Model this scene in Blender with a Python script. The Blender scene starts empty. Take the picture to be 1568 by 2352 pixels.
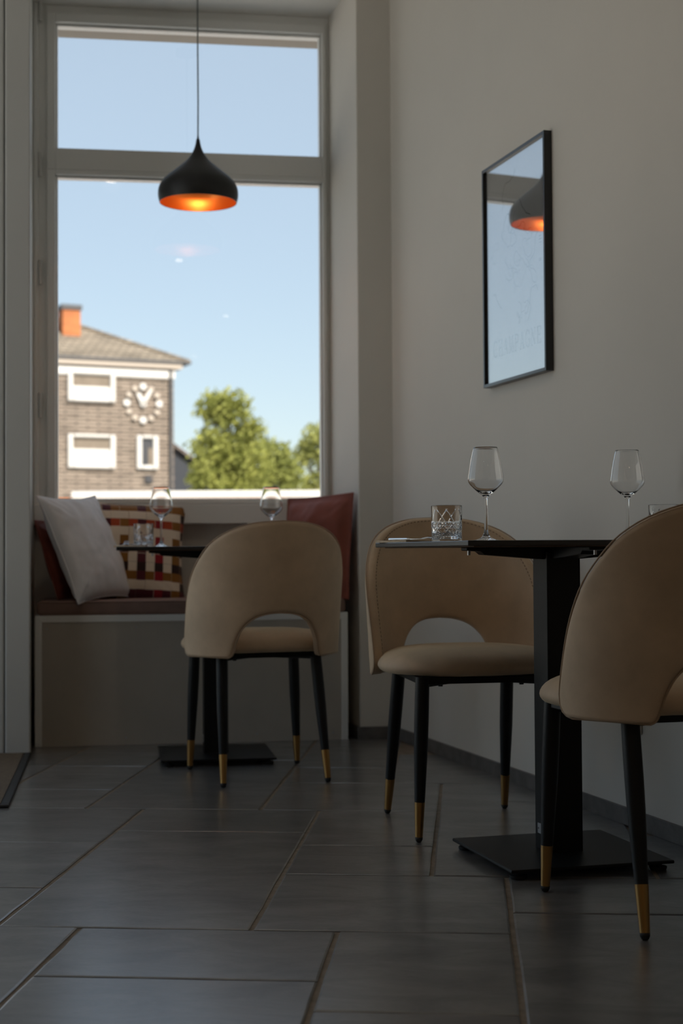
import bpy, bmesh, math, random
from mathutils import Vector, Matrix, noise

random.seed(7)
scene = bpy.context.scene
COL = scene.collection

# ------------------------------------------------------------------ camera
CAM_H = 0.735
F_PX = 3437.3
PITCH, ROLL = 0.02718, 0.0060


def make_camera():
    cp, sp = math.cos(PITCH), math.sin(PITCH)
    fwd = Vector((0, cp, sp)); right = Vector((1, 0, 0)); down = Vector((0, sp, -cp))
    cr, sr = math.cos(ROLL), math.sin(ROLL)
    r2 = right * cr + down * sr
    d2 = down * cr - right * sr
    cam = bpy.data.cameras.new('camera')
    cam.sensor_fit = 'VERTICAL'
    cam.sensor_height = 36.0
    cam.sensor_width = 24.0
    cam.lens = F_PX / 2352.0 * 36.0
    cam.clip_start = 0.05
    cam.clip_end = 500
    cam.dof.use_dof = True
    cam.dof.focus_distance = 3.35
    cam.dof.aperture_fstop = 4.0
    cam.dof.aperture_blades = 9
    o = bpy.data.objects.new('camera', cam)
    m = Matrix.Identity(4)
    for k, v in enumerate((r2, -d2, -fwd)):
        m[0][k], m[1][k], m[2][k] = v
    m[2][3] = CAM_H
    o.matrix_world = m
    COL.objects.link(o)
    scene.camera = o


make_camera()

# ------------------------------------------------------------------ world, sun, exposure
SKY_STRENGTH = 0.193
SUN_STRENGTH = 9.0
SUN_TO = Vector((0.42, -0.62, 0.66)).normalized()     # direction towards the sun, behind the camera


def make_world():
    w = bpy.data.worlds.new('world')
    scene.world = w
    w.use_nodes = True
    nt = w.node_tree
    nt.nodes.clear()
    out = nt.nodes.new('ShaderNodeOutputWorld')
    bg = nt.nodes.new('ShaderNodeBackground')
    sky = nt.nodes.new('ShaderNodeTexSky')
    sky.sky_type = 'NISHITA'
    sky.sun_disc = False
    sky.sun_elevation = math.asin(SUN_TO.z)
    sky.sun_rotation = math.atan2(SUN_TO.x, SUN_TO.y)
    sky.altitude = 100
    sky.air_density = 1.0
    sky.dust_density = 0.5
    sky.ozone_density = 1.0
    bg.inputs['Strength'].default_value = SKY_STRENGTH
    hz = nt.nodes.new('ShaderNodeMix')                  # thin even haze over the whole sky
    hz.data_type = 'RGBA'
    hz.inputs[0].default_value = 0.68
    hz.inputs[7].default_value = (2.52, 2.97, 3.24, 1)
    nt.links.new(sky.outputs[0], hz.inputs[6])
    nt.links.new(hz.outputs[2], bg.inputs[0])
    nt.links.new(bg.outputs[0], out.inputs[0])
    sun = bpy.data.lights.new('sun', 'SUN')
    sun.energy = SUN_STRENGTH
    sun.angle = 0.0093
    sun.color = (1.0, 0.93, 0.82)
    so = bpy.data.objects.new('sun', sun)
    so.rotation_euler = SUN_TO.to_track_quat('Z', 'Y').to_euler()
    so.location = (4, -8, 12)
    COL.objects.link(so)


make_world()
vs = scene.view_settings
vs.view_transform = 'Standard'
vs.look = 'None'
vs.gamma = 1.0
vs.use_curve_mapping = False
vs.exposure = 0.18
scene.cycles.use_denoising = True
scene.cycles.max_bounces = 14
scene.cycles.diffuse_bounces = 7
scene.cycles.glossy_bounces = 6
scene.cycles.transmission_bounces = 14
scene.cycles.transparent_max_bounces = 16
scene.cycles.sample_clamp_indirect = 6.0


# ------------------------------------------------------------------ materials
def srgb(r, g, b):
    f = lambda c: (c / 255 / 12.92) if c / 255 <= 0.04045 else ((c / 255 + 0.055) / 1.055) ** 2.4
    return (f(r), f(g), f(b), 1.0)


def new_mat(name):
    m = bpy.data.materials.new(name)
    m.use_nodes = True
    nt = m.node_tree
    return m, nt, nt.nodes['Principled BSDF']


def plain(name, col, rough=0.5, metal=0.0, spec=0.5, sheen=0.0, var=0.0, vscale=8.0, bump=0.0, bscale=200.0, coat=0.0, stretch=(1, 1, 1), bdist=0.001):
    m, nt, p = new_mat(name)
    p.inputs['Roughness'].default_value = rough
    p.inputs['Metallic'].default_value = metal
    p.inputs['Specular IOR Level'].default_value = spec
    p.inputs['Sheen Weight'].default_value = sheen
    p.inputs['Sheen Tint'].default_value = tuple(min(1, c * 2.2 + 0.06) for c in col[:3]) + (1,)
    p.inputs['Coat Weight'].default_value = coat
    p.inputs['Base Color'].default_value = col
    if var > 0 or bump > 0:
        tc = nt.nodes.new('ShaderNodeTexCoord')
        mp = nt.nodes.new('ShaderNodeMapping')
        mp.inputs['Scale'].default_value = stretch
        nt.links.new(tc.outputs['Object'], mp.inputs[0])
    if var > 0:
        nz = nt.nodes.new('ShaderNodeTexNoise')
        nz.inputs['Scale'].default_value = vscale
        nz.inputs['Detail'].default_value = 6
        nz.inputs['Roughness'].default_value = 0.6
        nt.links.new(mp.outputs[0], nz.inputs['Vector'])
        rp = nt.nodes.new('ShaderNodeValToRGB')
        rp.color_ramp.elements[0].position = 0.3
        rp.color_ramp.elements[1].position = 0.72
        rp.color_ramp.elements[0].color = tuple(c * (1 - var) for c in col[:3]) + (1,)
        rp.color_ramp.elements[1].color = tuple(min(1, c * (1 + var)) for c in col[:3]) + (1,)
        nt.links.new(nz.outputs['Fac'], rp.inputs[0])
        nt.links.new(rp.outputs[0], p.inputs['Base Color'])
    if bump > 0:
        nb = nt.nodes.new('ShaderNodeTexNoise')
        nb.inputs['Scale'].default_value = bscale
        nb.inputs['Detail'].default_value = 4
        nt.links.new(mp.outputs[0], nb.inputs['Vector'])
        bp = nt.nodes.new('ShaderNodeBump')
        bp.inputs['Strength'].default_value = bump
        bp.inputs['Distance'].default_value = bdist
        nt.links.new(nb.outputs['Fac'], bp.inputs['Height'])
        nt.links.new(bp.outputs[0], p.inputs['Normal'])
    return m


def pane_mat(name, f0=0.04, tint=(1, 1, 1, 1)):
    """thin glazing: straight-through transmission plus a mirror reflection that rises with the angle (Schlick)"""
    m = bpy.data.materials.new(name)
    m.use_nodes = True
    nt = m.node_tree
    nt.nodes.clear()
    out = nt.nodes.new('ShaderNodeOutputMaterial')
    tr = nt.nodes.new('ShaderNodeBsdfTransparent')
    tr.inputs[0].default_value = tint
    gl = nt.nodes.new('ShaderNodeBsdfGlossy')
    gl.inputs['Roughness'].default_value = 0.0
    ge = nt.nodes.new('ShaderNodeNewGeometry')
    dt = nt.nodes.new('ShaderNodeVectorMath'); dt.operation = 'DOT_PRODUCT'
    nt.links.new(ge.outputs['Incoming'], dt.inputs[0]); nt.links.new(ge.outputs['Normal'], dt.inputs[1])
    def math_(op, x, y=None, c=None):
        q = nt.nodes.new('ShaderNodeMath'); q.operation = op
        if isinstance(x, float): q.inputs[0].default_value = x
        else: nt.links.new(x, q.inputs[0])
        if y is not None:
            if isinstance(y, float): q.inputs[1].default_value = y
            else: nt.links.new(y, q.inputs[1])
        if c is not None: q.inputs[2].default_value = c
        return q.outputs[0]
    g = math_('SUBTRACT', 1.0, math_('ABSOLUTE', dt.outputs['Value']))
    fac = math_('MULTIPLY_ADD', math_('POWER', g, 5.0), 1.0 - f0, f0)
    mx = nt.nodes.new('ShaderNodeMixShader')
    nt.links.new(fac, mx.inputs[0])
    nt.links.new(tr.outputs[0], mx.inputs[1])
    nt.links.new(gl.outputs[0], mx.inputs[2])
    nt.links.new(mx.outputs[0], out.inputs[0])
    return m


def glass_mat(name, ior=1.5):
    m, nt, p = new_mat(name)
    p.inputs['Base Color'].default_value = (1, 1, 1, 1)
    p.inputs['Roughness'].default_value = 0.0
    p.inputs['Transmission Weight'].default_value = 1.0
    p.inputs['IOR'].default_value = ior
    return m


def emit_mat(name, col, strength):
    m, nt, p = new_mat(name)
    p.inputs['Base Color'].default_value = col
    p.inputs['Emission Color'].default_value = col
    p.inputs['Emission Strength'].default_value = strength
    return m


def tile_mat():
    m, nt, p = new_mat('slate_tile')
    tc = nt.nodes.new('ShaderNodeTexCoord')
    oi = nt.nodes.new('ShaderNodeObjectInfo')
    ad = nt.nodes.new('ShaderNodeVectorMath'); ad.operation = 'ADD'
    sc = nt.nodes.new('ShaderNodeVectorMath'); sc.operation = 'SCALE'
    sc.inputs['Scale'].default_value = 37.0
    cx = nt.nodes.new('ShaderNodeCombineXYZ')
    nt.links.new(oi.outputs['Random'], cx.inputs[0]); nt.links.new(oi.outputs['Random'], cx.inputs[1])
    nt.links.new(cx.outputs[0], sc.inputs[0])
    nt.links.new(tc.outputs['Object'], ad.inputs[0]); nt.links.new(sc.outputs[0], ad.inputs[1])
    mp = nt.nodes.new('ShaderNodeMapping'); mp.inputs['Scale'].default_value = (1.0, 2.2, 1.0)
    nt.links.new(ad.outputs[0], mp.inputs[0])
    n1 = nt.nodes.new('ShaderNodeTexNoise'); n1.inputs['Scale'].default_value = 4.5; n1.inputs['Detail'].default_value = 9; n1.inputs['Roughness'].default_value = 0.66
    n1.inputs['Distortion'].default_value = 0.6
    nt.links.new(mp.outputs[0], n1.inputs['Vector'])
    n2 = nt.nodes.new('ShaderNodeTexNoise'); n2.inputs['Scale'].default_value = 70; n2.inputs['Detail'].default_value = 5
    nt.links.new(mp.outputs[0], n2.inputs['Vector'])
    rp = nt.nodes.new('ShaderNodeValToRGB')
    e = rp.color_ramp.elements
    e[0].position, e[0].color = 0.30, (0.072, 0.073, 0.078, 1)
    e[1].position, e[1].color = 0.72, (0.20, 0.197, 0.198, 1)
    nt.links.new(n1.outputs['Fac'], rp.inputs[0])
    hsv = nt.nodes.new('ShaderNodeHueSaturation')
    mr = nt.nodes.new('ShaderNodeMapRange')
    mr.inputs['To Min'].default_value = 0.82; mr.inputs['To Max'].default_value = 1.18
    nt.links.new(oi.outputs['Random'], mr.inputs['Value'])
    nt.links.new(mr.outputs[0], hsv.inputs['Value'])
    nt.links.new(rp.outputs[0], hsv.inputs['Color'])
    nt.links.new(hsv.outputs[0], p.inputs['Base Color'])
    rr = nt.nodes.new('ShaderNodeMapRange')
    rr.inputs['To Min'].default_value = 0.34; rr.inputs['To Max'].default_value = 0.46
    nt.links.new(n2.outputs['Fac'], rr.inputs['Value'])
    nt.links.new(rr.outputs[0], p.inputs['Roughness'])
    p.inputs['Specular IOR Level'].default_value = 0.8
    p.inputs['Coat Weight'].default_value = 1.0
    p.inputs['Coat Roughness'].default_value = 0.26
    b1 = nt.nodes.new('ShaderNodeBump'); b1.inputs['Strength'].default_value = 0.16; b1.inputs['Distance'].default_value = 0.004
    nt.links.new(n1.outputs['Fac'], b1.inputs['Height'])
    b2 = nt.nodes.new('ShaderNodeBump'); b2.inputs['Strength'].default_value = 0.035; b2.inputs['Distance'].default_value = 0.0012
    nt.links.new(n2.outputs['Fac'], b2.inputs['Height'])
    nt.links.new(b1.outputs[0], b2.inputs['Normal'])
    nt.links.new(b2.outputs[0], p.inputs['Normal'])
    return m


def plaid_mat():
    """woven plaid: warp stripes and weft stripes swapping over each other in a basket weave"""
    m, nt, p = new_mat('plaid_weave')
    p.inputs['Roughness'].default_value = 0.9
    p.inputs['Sheen Weight'].default_value = 0.2
    tc = nt.nodes.new('ShaderNodeTexCoord')
    sp = nt.nodes.new('ShaderNodeSeparateXYZ')
    nt.links.new(tc.outputs['Object'], sp.inputs[0])
    cream = srgb(228, 214, 196); ochre = srgb(140, 92, 30); maroon = srgb(84, 22, 36); black = srgb(44, 22, 20); red = srgb(150, 18, 32); rust = srgb(172, 68, 28)
    def ramp(axis, cols):
        mr = nt.nodes.new('ShaderNodeMapRange')
        mr.inputs['From Min'].default_value = -0.235; mr.inputs['From Max'].default_value = 0.235
        nt.links.new(sp.outputs[axis], mr.inputs['Value'])
        rp = nt.nodes.new('ShaderNodeValToRGB')
        rp.color_ramp.interpolation = 'CONSTANT'
        el = rp.color_ramp.elements
        el[0].position, el[0].color = 0.0, cols[0]
        el[1].position, el[1].color = 1.0 / len(cols), cols[1]
        for k in range(2, len(cols)):
            q = el.new(k / len(cols)); q.color = cols[k]
        nt.links.new(mr.outputs[0], rp.inputs[0])
        return rp.outputs[0]
    V = ramp(0, [cream, ochre, cream, maroon, cream, ochre, cream, maroon, cream, red, cream, ochre, black])
    H = ramp(1, [cream, maroon, cream, ochre, black, cream, maroon, cream, cream, rust, cream, ochre, cream])
    def cell(axis):
        a = nt.nodes.new('ShaderNodeMath'); a.operation = 'MULTIPLY_ADD'
        a.inputs[1].default_value = 13 / 0.47; a.inputs[2].default_value = 6.5
        nt.links.new(sp.outputs[axis], a.inputs[0])
        f = nt.nodes.new('ShaderNodeMath'); f.operation = 'FLOOR'
        nt.links.new(a.outputs[0], f.inputs[0])
        return f.outputs[0]
    s = nt.nodes.new('ShaderNodeMath'); s.operation = 'ADD'
    nt.links.new(cell(0), s.inputs[0]); nt.links.new(cell(1), s.inputs[1])
    md = nt.nodes.new('ShaderNodeMath'); md.operation = 'PINGPONG'; md.inputs[1].default_value = 1.0
    nt.links.new(s.outputs[0], md.inputs[0])
    mx = nt.nodes.new('ShaderNodeMix'); mx.data_type = 'RGBA'
    nt.links.new(md.outputs[0], mx.inputs[0])
    nt.links.new(V, mx.inputs[6]); nt.links.new(H, mx.inputs[7])
    nt.links.new(mx.outputs[2], p.inputs['Base Color'])
    nb = nt.nodes.new('ShaderNodeTexNoise'); nb.inputs['Scale'].default_value = 350
    nt.links.new(tc.outputs['Object'], nb.inputs['Vector'])
    bp = nt.nodes.new('ShaderNodeBump'); bp.inputs['Strength'].default_value = 0.3; bp.inputs['Distance'].default_value = 0.001
    nt.links.new(nb.outputs['Fac'], bp.inputs['Height']); nt.links.new(bp.outputs[0], p.inputs['Normal'])
    return m


def course_mat(name, c1, c2, c3, w, h, gap=0.12):
    m, nt, p = new_mat(name)
    p.inputs['Roughness'].default_value = 0.9
    tc = nt.nodes.new('ShaderNodeTexCoord')
    mp = nt.nodes.new('ShaderNodeMapping')
    mp.inputs['Rotation'].default_value = (math.pi / 2, 0, 0)
    nt.links.new(tc.outputs['Object'], mp.inputs[0])
    br = nt.nodes.new('ShaderNodeTexBrick')
    br.inputs['Color1'].default_value = c1; br.inputs['Color2'].default_value = c2; br.inputs['Mortar'].default_value = c3
    br.inputs['Scale'].default_value = 1.0
    br.inputs['Brick Width'].default_value = w; br.inputs['Row Height'].default_value = h
    br.inputs['Mortar Size'].default_value = h * gap
    br.inputs['Mortar Smooth'].default_value = 0.3
    nt.links.new(mp.outputs[0], br.inputs['Vector'])
    nz = nt.nodes.new('ShaderNodeTexNoise'); nz.inputs['Scale'].default_value = 1.3; nz.inputs['Detail'].default_value = 5
    ms = nt.nodes.new('ShaderNodeMapping'); ms.inputs['Scale'].default_value = (0.6, 0.6, 2.2)
    nt.links.new(tc.outputs['Object'], ms.inputs[0])
    nt.links.new(ms.outputs[0], nz.inputs['Vector'])
    mr = nt.nodes.new('ShaderNodeMapRange'); mr.inputs['To Min'].default_value = 0.3; mr.inputs['To Max'].default_value = 1.7
    nt.links.new(nz.outputs['Fac'], mr.inputs['Value'])
    hs = nt.nodes.new('ShaderNodeHueSaturation')
    nt.links.new(mr.outputs[0], hs.inputs['Value']); nt.links.new(br.outputs['Color'], hs.inputs['Color'])
    nt.links.new(hs.outputs[0], p.inputs['Base Color'])
    return m


def leaf_mat(name, c1, c2):
    m, nt, p = new_mat(name)
    p.inputs['Roughness'].default_value = 0.7
    p.inputs['Specular IOR Level'].default_value = 0.25
    tc = nt.nodes.new('ShaderNodeTexCoord')
    nz = nt.nodes.new('ShaderNodeTexNoise'); nz.inputs['Scale'].default_value = 3.0; nz.inputs['Detail'].default_value = 3
    nt.links.new(tc.outputs['Object'], nz.inputs['Vector'])
    rp = nt.nodes.new('ShaderNodeValToRGB')
    rp.color_ramp.elements[0].position = 0.35; rp.color_ramp.elements[1].position = 0.68
    rp.color_ramp.elements[0].color = c1; rp.color_ramp.elements[1].color = c2
    nt.links.new(nz.outputs['Fac'], rp.inputs[0])
    nt.links.new(rp.outputs[0], p.inputs['Base Color'])
    tl = nt.nodes.new('ShaderNodeBsdfTranslucent')
    nt.links.new(rp.outputs[0], tl.inputs[0])
    mx = nt.nodes.new('ShaderNodeMixShader'); mx.inputs[0].default_value = 0.45
    nt.links.new(p.outputs[0], mx.inputs[1]); nt.links.new(tl.outputs[0], mx.inputs[2])
    nt.links.new(mx.outputs[0], nt.nodes['Material Output'].inputs[0])
    return m


M = {}
M['wall'] = plain('wall_paint', (0.68, 0.65, 0.60, 1), 0.85, var=0.03, vscale=1.5, bump=0.12, bscale=90)
M['white'] = plain('white_paint', (0.56, 0.56, 0.54, 1), 0.45, var=0.02, vscale=2)
M['frame_white'] = plain('window_frame_white', (0.80, 0.80, 0.78, 1), 0.35)
M['ceiling'] = plain('ceiling_paint', (0.8, 0.79, 0.76, 1), 0.9, var=0.02, vscale=1)
M['grout'] = plain('grout', (0.23, 0.19, 0.15, 1), 0.92, var=0.25, vscale=25, bump=0.6, bscale=160, bdist=0.003)
M['tile'] = tile_mat()
M['skirt'] = plain('skirting_tile', (0.13, 0.122, 0.117, 1), 0.45, var=0.3, vscale=20)
M['panel'] = plain('bench_panel', (0.44, 0.40, 0.345, 1), 0.6, var=0.08, vscale=3)
M['suede'] = plain('taupe_suede', (0.55, 0.405, 0.275, 1), 0.6, spec=0.4, sheen=0.3, var=0.14, vscale=9, bump=0.2, bscale=500, bdist=0.0006)
M['piping'] = plain('taupe_piping', (0.38, 0.265, 0.17, 1), 0.6, sheen=0.2)
M['stitch'] = plain('brown_thread', (0.10, 0.055, 0.03, 1), 0.8)
M['black'] = plain('black_metal', (0.006, 0.006, 0.0065, 1), 0.45, spec=0.3, bump=0.15, bscale=700, bdist=0.0004)
M['top'] = plain('black_laminate', (0.014, 0.014, 0.016, 1), 0.33, spec=0.5)
M['top_edge'] = plain('black_laminate_edge', (0.016, 0.016, 0.018, 1), 0.38, spec=0.55)
M['brass'] = plain('brushed_brass', (0.42, 0.24, 0.085, 1), 0.36, metal=1.0, bump=0.1, bscale=300, stretch=(1, 1, 0.05))
M['rubber'] = plain('black_rubber', (0.01, 0.01, 0.01, 1), 0.7)
M['steel'] = plain('steel', (0.62, 0.62, 0.63, 1), 0.16, metal=1.0)
M['plate'] = plain('aluminium_plate', (0.45, 0.46, 0.48, 1), 0.4, metal=1.0)
M['napkin'] = plain('linen_napkin', (0.62, 0.50, 0.36, 1), 0.9, var=0.1, vscale=60)
M['glass'] = glass_mat('clear_glass', 1.43)
M['pane'] = pane_mat('window_glass', 0.03)
M['art_glass'] = pane_mat('picture_glass', 0.42)
M['paper'] = plain('poster_paper', (0.92, 0.93, 0.93, 1), 0.8)
M['ink'] = plain('poster_ink', (0.03, 0.032, 0.035, 1), 0.8)
M['ink_soft'] = plain('poster_ink_soft', (0.06, 0.062, 0.065, 1), 0.8)
M['frame_black'] = plain('picture_frame_black', (0.008, 0.008, 0.009, 1), 0.3, spec=0.6)
M['cushion'] = plain('bench_upholstery', (0.24, 0.15, 0.12, 1), 0.8, sheen=0.2, var=0.1, vscale=12, bump=0.2, bscale=300)
M['grey_cloth'] = plain('pale_grey_cloth', (0.75, 0.75, 0.78, 1), 0.85, sheen=0.2, var=0.05, vscale=15, bump=0.25, bscale=400)
M['red_cloth'] = plain('rust_red_velvet', (0.21, 0.048, 0.026, 1), 0.7, sheen=0.3, var=0.12, vscale=15, bump=0.2, bscale=300)
M['plaid'] = plaid_mat()
M['mat_pile'] = plain('doormat_pile', (0.14, 0.105, 0.07, 1), 0.95, var=0.35, vscale=140, bump=0.8, bscale=260, bdist=0.004)
M['mat_edge'] = plain('doormat_edge', (0.012, 0.013, 0.016, 1), 0.5)
M['shade'] = plain('matt_black_shade', (0.010, 0.010, 0.011, 1), 0.5, spec=0.5)
M['copper'] = plain('copper_lining', (0.80, 0.31, 0.085, 1), 0.34, metal=0.85)
M['bulb'] = emit_mat('warm_bulb', (1.0, 0.66, 0.32, 1), 6.0)
M['spot_glow'] = emit_mat('warm_downlight', (1.0, 0.80, 0.58, 1), 16.0)
M['cord'] = plain('grey_cord', (0.10, 0.12, 0.12, 1), 0.6)
M['plastic'] = plain('white_plastic', (0.6, 0.6, 0.58, 1), 0.35)
M['street'] = plain('pale_paving', (0.56, 0.54, 0.505, 1), 0.95, var=0.15, vscale=2)
M['plank'] = course_mat('weathered_cladding', (0.225, 0.178, 0.14, 1), (0.285, 0.232, 0.185, 1), (0.085, 0.068, 0.055, 1), 0.9, 0.15, 0.34)
M['roof'] = course_mat('grey_brown_roof', (0.20, 0.168, 0.128, 1), (0.25, 0.21, 0.16, 1), (0.09, 0.075, 0.058, 1), 0.34, 0.155, 0.22)
M['roof_dark'] = course_mat('dark_roof', (0.13, 0.105, 0.092, 1), (0.16, 0.13, 0.115, 1), (0.07, 0.055, 0.05, 1), 0.4, 0.3)
M['outside_white'] = plain('outside_white', (0.50, 0.485, 0.46, 1), 0.6)
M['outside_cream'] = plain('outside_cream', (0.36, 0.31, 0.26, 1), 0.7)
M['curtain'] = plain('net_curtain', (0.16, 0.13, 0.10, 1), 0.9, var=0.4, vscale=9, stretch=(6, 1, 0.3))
M['dark_glass'] = plain('dark_window', (0.05, 0.05, 0.055, 1), 0.1)
M['gutter'] = plain('grey_gutter', (0.055, 0.055, 0.058, 1), 0.5)
M['chimney'] = course_mat('orange_brick', (0.40, 0.13, 0.04, 1), (0.35, 0.11, 0.036, 1), (0.26, 0.12, 0.06, 1), 0.22, 0.075)
M['slate_wall'] = plain('slate_hung_wall', (0.018, 0.022, 0.03, 1), 0.7)
M['leaf1'] = leaf_mat('leaves_yellow_green', (0.15, 0.17, 0.035, 1), (0.42, 0.43, 0.12, 1))
M['leaf2'] = leaf_mat('leaves_mid_green', (0.15, 0.17, 0.04, 1), (0.38, 0.40, 0.12, 1))
M['leaf3'] = leaf_mat('leaves_pale_green', (0.19, 0.21, 0.06, 1), (0.46, 0.47, 0.16, 1))
M['bark'] = plain('bark', (0.12, 0.085, 0.055, 1), 0.9, var=0.3, vscale=6)
M['render'] = plain('pale_render', (0.55, 0.49, 0.42, 1), 0.9)


# ------------------------------------------------------------------ mesh helpers
class MB:
    def __init__(self):
        self.v, self.f = [], []

    def add(self, verts, faces):
        o = len(self.v)
        self.v += [tuple(q) for q in verts]
        self.f += [tuple(i + o for i in fc) for fc in faces]
        return self

    def box(self, x0, x1, y0, y1, z0, z1):
        vs_ = [(x, y, z) for z in (z0, z1) for y in (y0, y1) for x in (x0, x1)]
        return self.add(vs_, [(0, 2, 3, 1), (4, 5, 7, 6), (0, 1, 5, 4), (2, 6, 7, 3), (0, 4, 6, 2), (1, 3, 7, 5)])

    def prism(self, poly, z0, z1):
        """poly: list of (x,y) counter-clockwise"""
        n = len(poly)
        vs_ = [(x, y, z0) for x, y in poly] + [(x, y, z1) for x, y in poly]
        fs = [tuple(reversed(range(n))), tuple(range(n, 2 * n))]
        fs += [(i, (i + 1) % n, n + (i + 1) % n, n + i) for i in range(n)]
        return self.add(vs_, fs)

    def lathe(self, prof, seg=48, cx=0, cy=0, closed=False):
        """prof: list of (r,z); r==0 ends collapse to a pole"""
        rings = []
        o = len(self.v)
        for r, z in prof:
            if r < 1e-7:
                rings.append([len(self.v)]); self.v.append((cx, cy, z))
            else:
                ids = []
                for k in range(seg):
                    t = 2 * math.pi * k / seg
                    ids.append(len(self.v)); self.v.append((cx + r * math.cos(t), cy + r * math.sin(t), z))
                rings.append(ids)
        prs = list(zip(rings[:-1], rings[1:]))
        if closed:
            prs.append((rings[-1], rings[0]))
        for a, b in prs:
            for k in range(seg):
                k2 = (k + 1) % seg
                if len(a) == 1 and len(b) == 1:
                    continue
                if len(a) == 1:
                    self.f.append((a[0], b[k2], b[k]))
                elif len(b) == 1:
                    self.f.append((a[k], a[k2], b[0]))
                else:
                    self.f.append((a[k], a[k2], b[k2], b[k]))
        return self

    def tube(self, pts, rad, seg=10, caps=True, closed=False):
        pts = [Vector(q) for q in pts]
        n = len(pts)
        rad = rad if isinstance(rad, (list, tuple)) else [rad] * n
        o = len(self.v)
        up = None
        for i, q in enumerate(pts):
            if closed:
                t = (pts[(i + 1) % n] - pts[i - 1]).normalized()
            else:
                t = (pts[min(i + 1, n - 1)] - pts[max(i - 1, 0)]).normalized()
            if up is None:
                up = t.orthogonal().normalized()
            up = (up - t * up.dot(t)).normalized()
            b = t.cross(up)
            for k in range(seg):
                a = 2 * math.pi * k / seg
                self.v.append(tuple(q + (up * math.cos(a) + b * math.sin(a)) * rad[i]))
        m = n if closed else n - 1
        for i in range(m):
            j = (i + 1) % n
            for k in range(seg):
                k2 = (k + 1) % seg
                self.f.append((o + i * seg + k, o + i * seg + k2, o + j * seg + k2, o + j * seg + k))
        if caps and not closed:
            self.f.append(tuple(o + k for k in reversed(range(seg))))
            self.f.append(tuple(o + (n - 1) * seg + k for k in range(seg)))
        return self

    def bar(self, a, b, w, hgt):
        """square bar from a to b, width w in plan, height hgt"""
        a, b = Vector(a), Vector(b)
        t = (b - a).normalized()
        s = Vector((-t.y, t.x, 0)).normalized() * (w / 2)
        u = Vector((0, 0, hgt / 2))
        vs_ = [a - s - u, a + s - u, a + s + u, a - s + u, b - s - u, b + s - u, b + s + u, b - s + u]
        return self.add(vs_, [(0, 1, 2, 3), (7, 6, 5, 4), (0, 4, 5, 1), (1, 5, 6, 2), (2, 6, 7, 3), (3, 7, 4, 0)])

    def mesh(self, name, mat, smooth=False, fix=True):
        me = bpy.data.meshes.new(name)
        me.from_pydata(self.v, [], self.f)
        if fix:
            bm = bmesh.new(); bm.from_mesh(me)
            bmesh.ops.recalc_face_normals(bm, faces=bm.faces)
            bm.to_mesh(me); bm.free()
        if smooth:
            me.polygons.foreach_set('use_smooth', [True] * len(me.polygons))
        if mat is not None:
            me.materials.append(mat)
        me.update()
        return me

    def build(self, name, mat, parent=None, smooth=False, bevel=0.0, seg=2, loc=None, rz=0.0, angle=0.6, auto=None):
        o = bpy.data.objects.new(name, self.mesh(name, mat, smooth))
        COL.objects.link(o)
        o.parent = parent
        if loc is not None:
            o.location = loc
        o.rotation_euler = (0, 0, rz)
        if bevel > 0:
            b = o.modifiers.new('bevel', 'BEVEL')
            b.width = bevel; b.segments = seg; b.limit_method = 'ANGLE'; b.angle_limit = angle
            b.harden_normals = False
        if auto is not None:
            o.data.set_sharp_from_angle(angle=auto)
        return o


def empty(name, loc=(0, 0, 0), rz=0.0, parent=None):
    o = bpy.data.objects.new(name, None)
    o.empty_display_size = 0.1
    COL.objects.link(o)
    o.location = loc
    o.rotation_euler = (0, 0, rz)
    o.parent = parent
    return o


def tag(o, label=None, cat=None, group=None, kind=None):
    if label: o['label'] = label
    if cat: o['category'] = cat
    if group: o['group'] = group
    if kind: o['kind'] = kind
    return o


def copy_tree(o, parent=None):
    c = o.copy()
    COL.objects.link(c)
    c.parent = parent
    for ch in list(o.children):
        copy_tree(ch, c)
    return c


def catmull(pts, n):
    """n+1 samples, uniform in arc length, of a Catmull-Rom curve through pts"""
    P = [Vector(q) for q in pts]
    P = [P[0] * 2 - P[1]] + P + [P[-1] * 2 - P[-2]]
    dense = []
    for i in range(1, len(P) - 2):
        for k in range(16):
            t = k / 16
            a, b, c, d = P[i - 1], P[i], P[i + 1], P[i + 2]
            dense.append(0.5 * ((2 * b) + (c - a) * t + (2 * a - 5 * b + 4 * c - d) * t * t + (3 * b - a - 3 * c + d) * t ** 3))
    dense.append(P[-2])
    L = [0.0]
    for a, b in zip(dense[:-1], dense[1:]):
        L.append(L[-1] + (b - a).length)
    out, j = [], 0
    for k in range(n + 1):
        s = L[-1] * k / n
        while j < len(L) - 2 and L[j + 1] < s:
            j += 1
        u = (s - L[j]) / max(1e-9, L[j + 1] - L[j])
        out.append(dense[j].lerp(dense[j + 1], min(1, max(0, u))))
    return out


# ------------------------------------------------------------------ frames of reference
AW = 0.14916                                   # the window front runs at this angle to the x axis
WE = Vector((math.cos(AW), math.sin(AW))); WN = Vector((-math.sin(AW), math.cos(AW)))
W0 = Vector((0.0, 6.4))
AL = -0.2838                                   # the picture wall runs away from the camera at this azimuth
RD = Vector((math.sin(AL), math.cos(AL))); RN = Vector((-RD.y, RD.x))
RP = Vector((0.772, 4.015))


def fw(a, b, z=None):
    q = W0 + WE * a + WN * b
    return (q.x, q.y) if z is None else Vector((q.x, q.y, z))


def rw(s, off, z=None):
    q = RP + RD * s + RN * off
    return (q.x, q.y) if z is None else Vector((q.x, q.y, z))


def fprism(mb, ab, z0, z1):
    poly = [fw(a, b) for a, b in ab]
    ar = sum(poly[i][0] * poly[(i + 1) % len(poly)][1] - poly[(i + 1) % len(poly)][0] * poly[i][1] for i in range(len(poly)))
    if ar < 0:
        poly.reverse()
    return mb.prism(poly, z0, z1)


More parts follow.
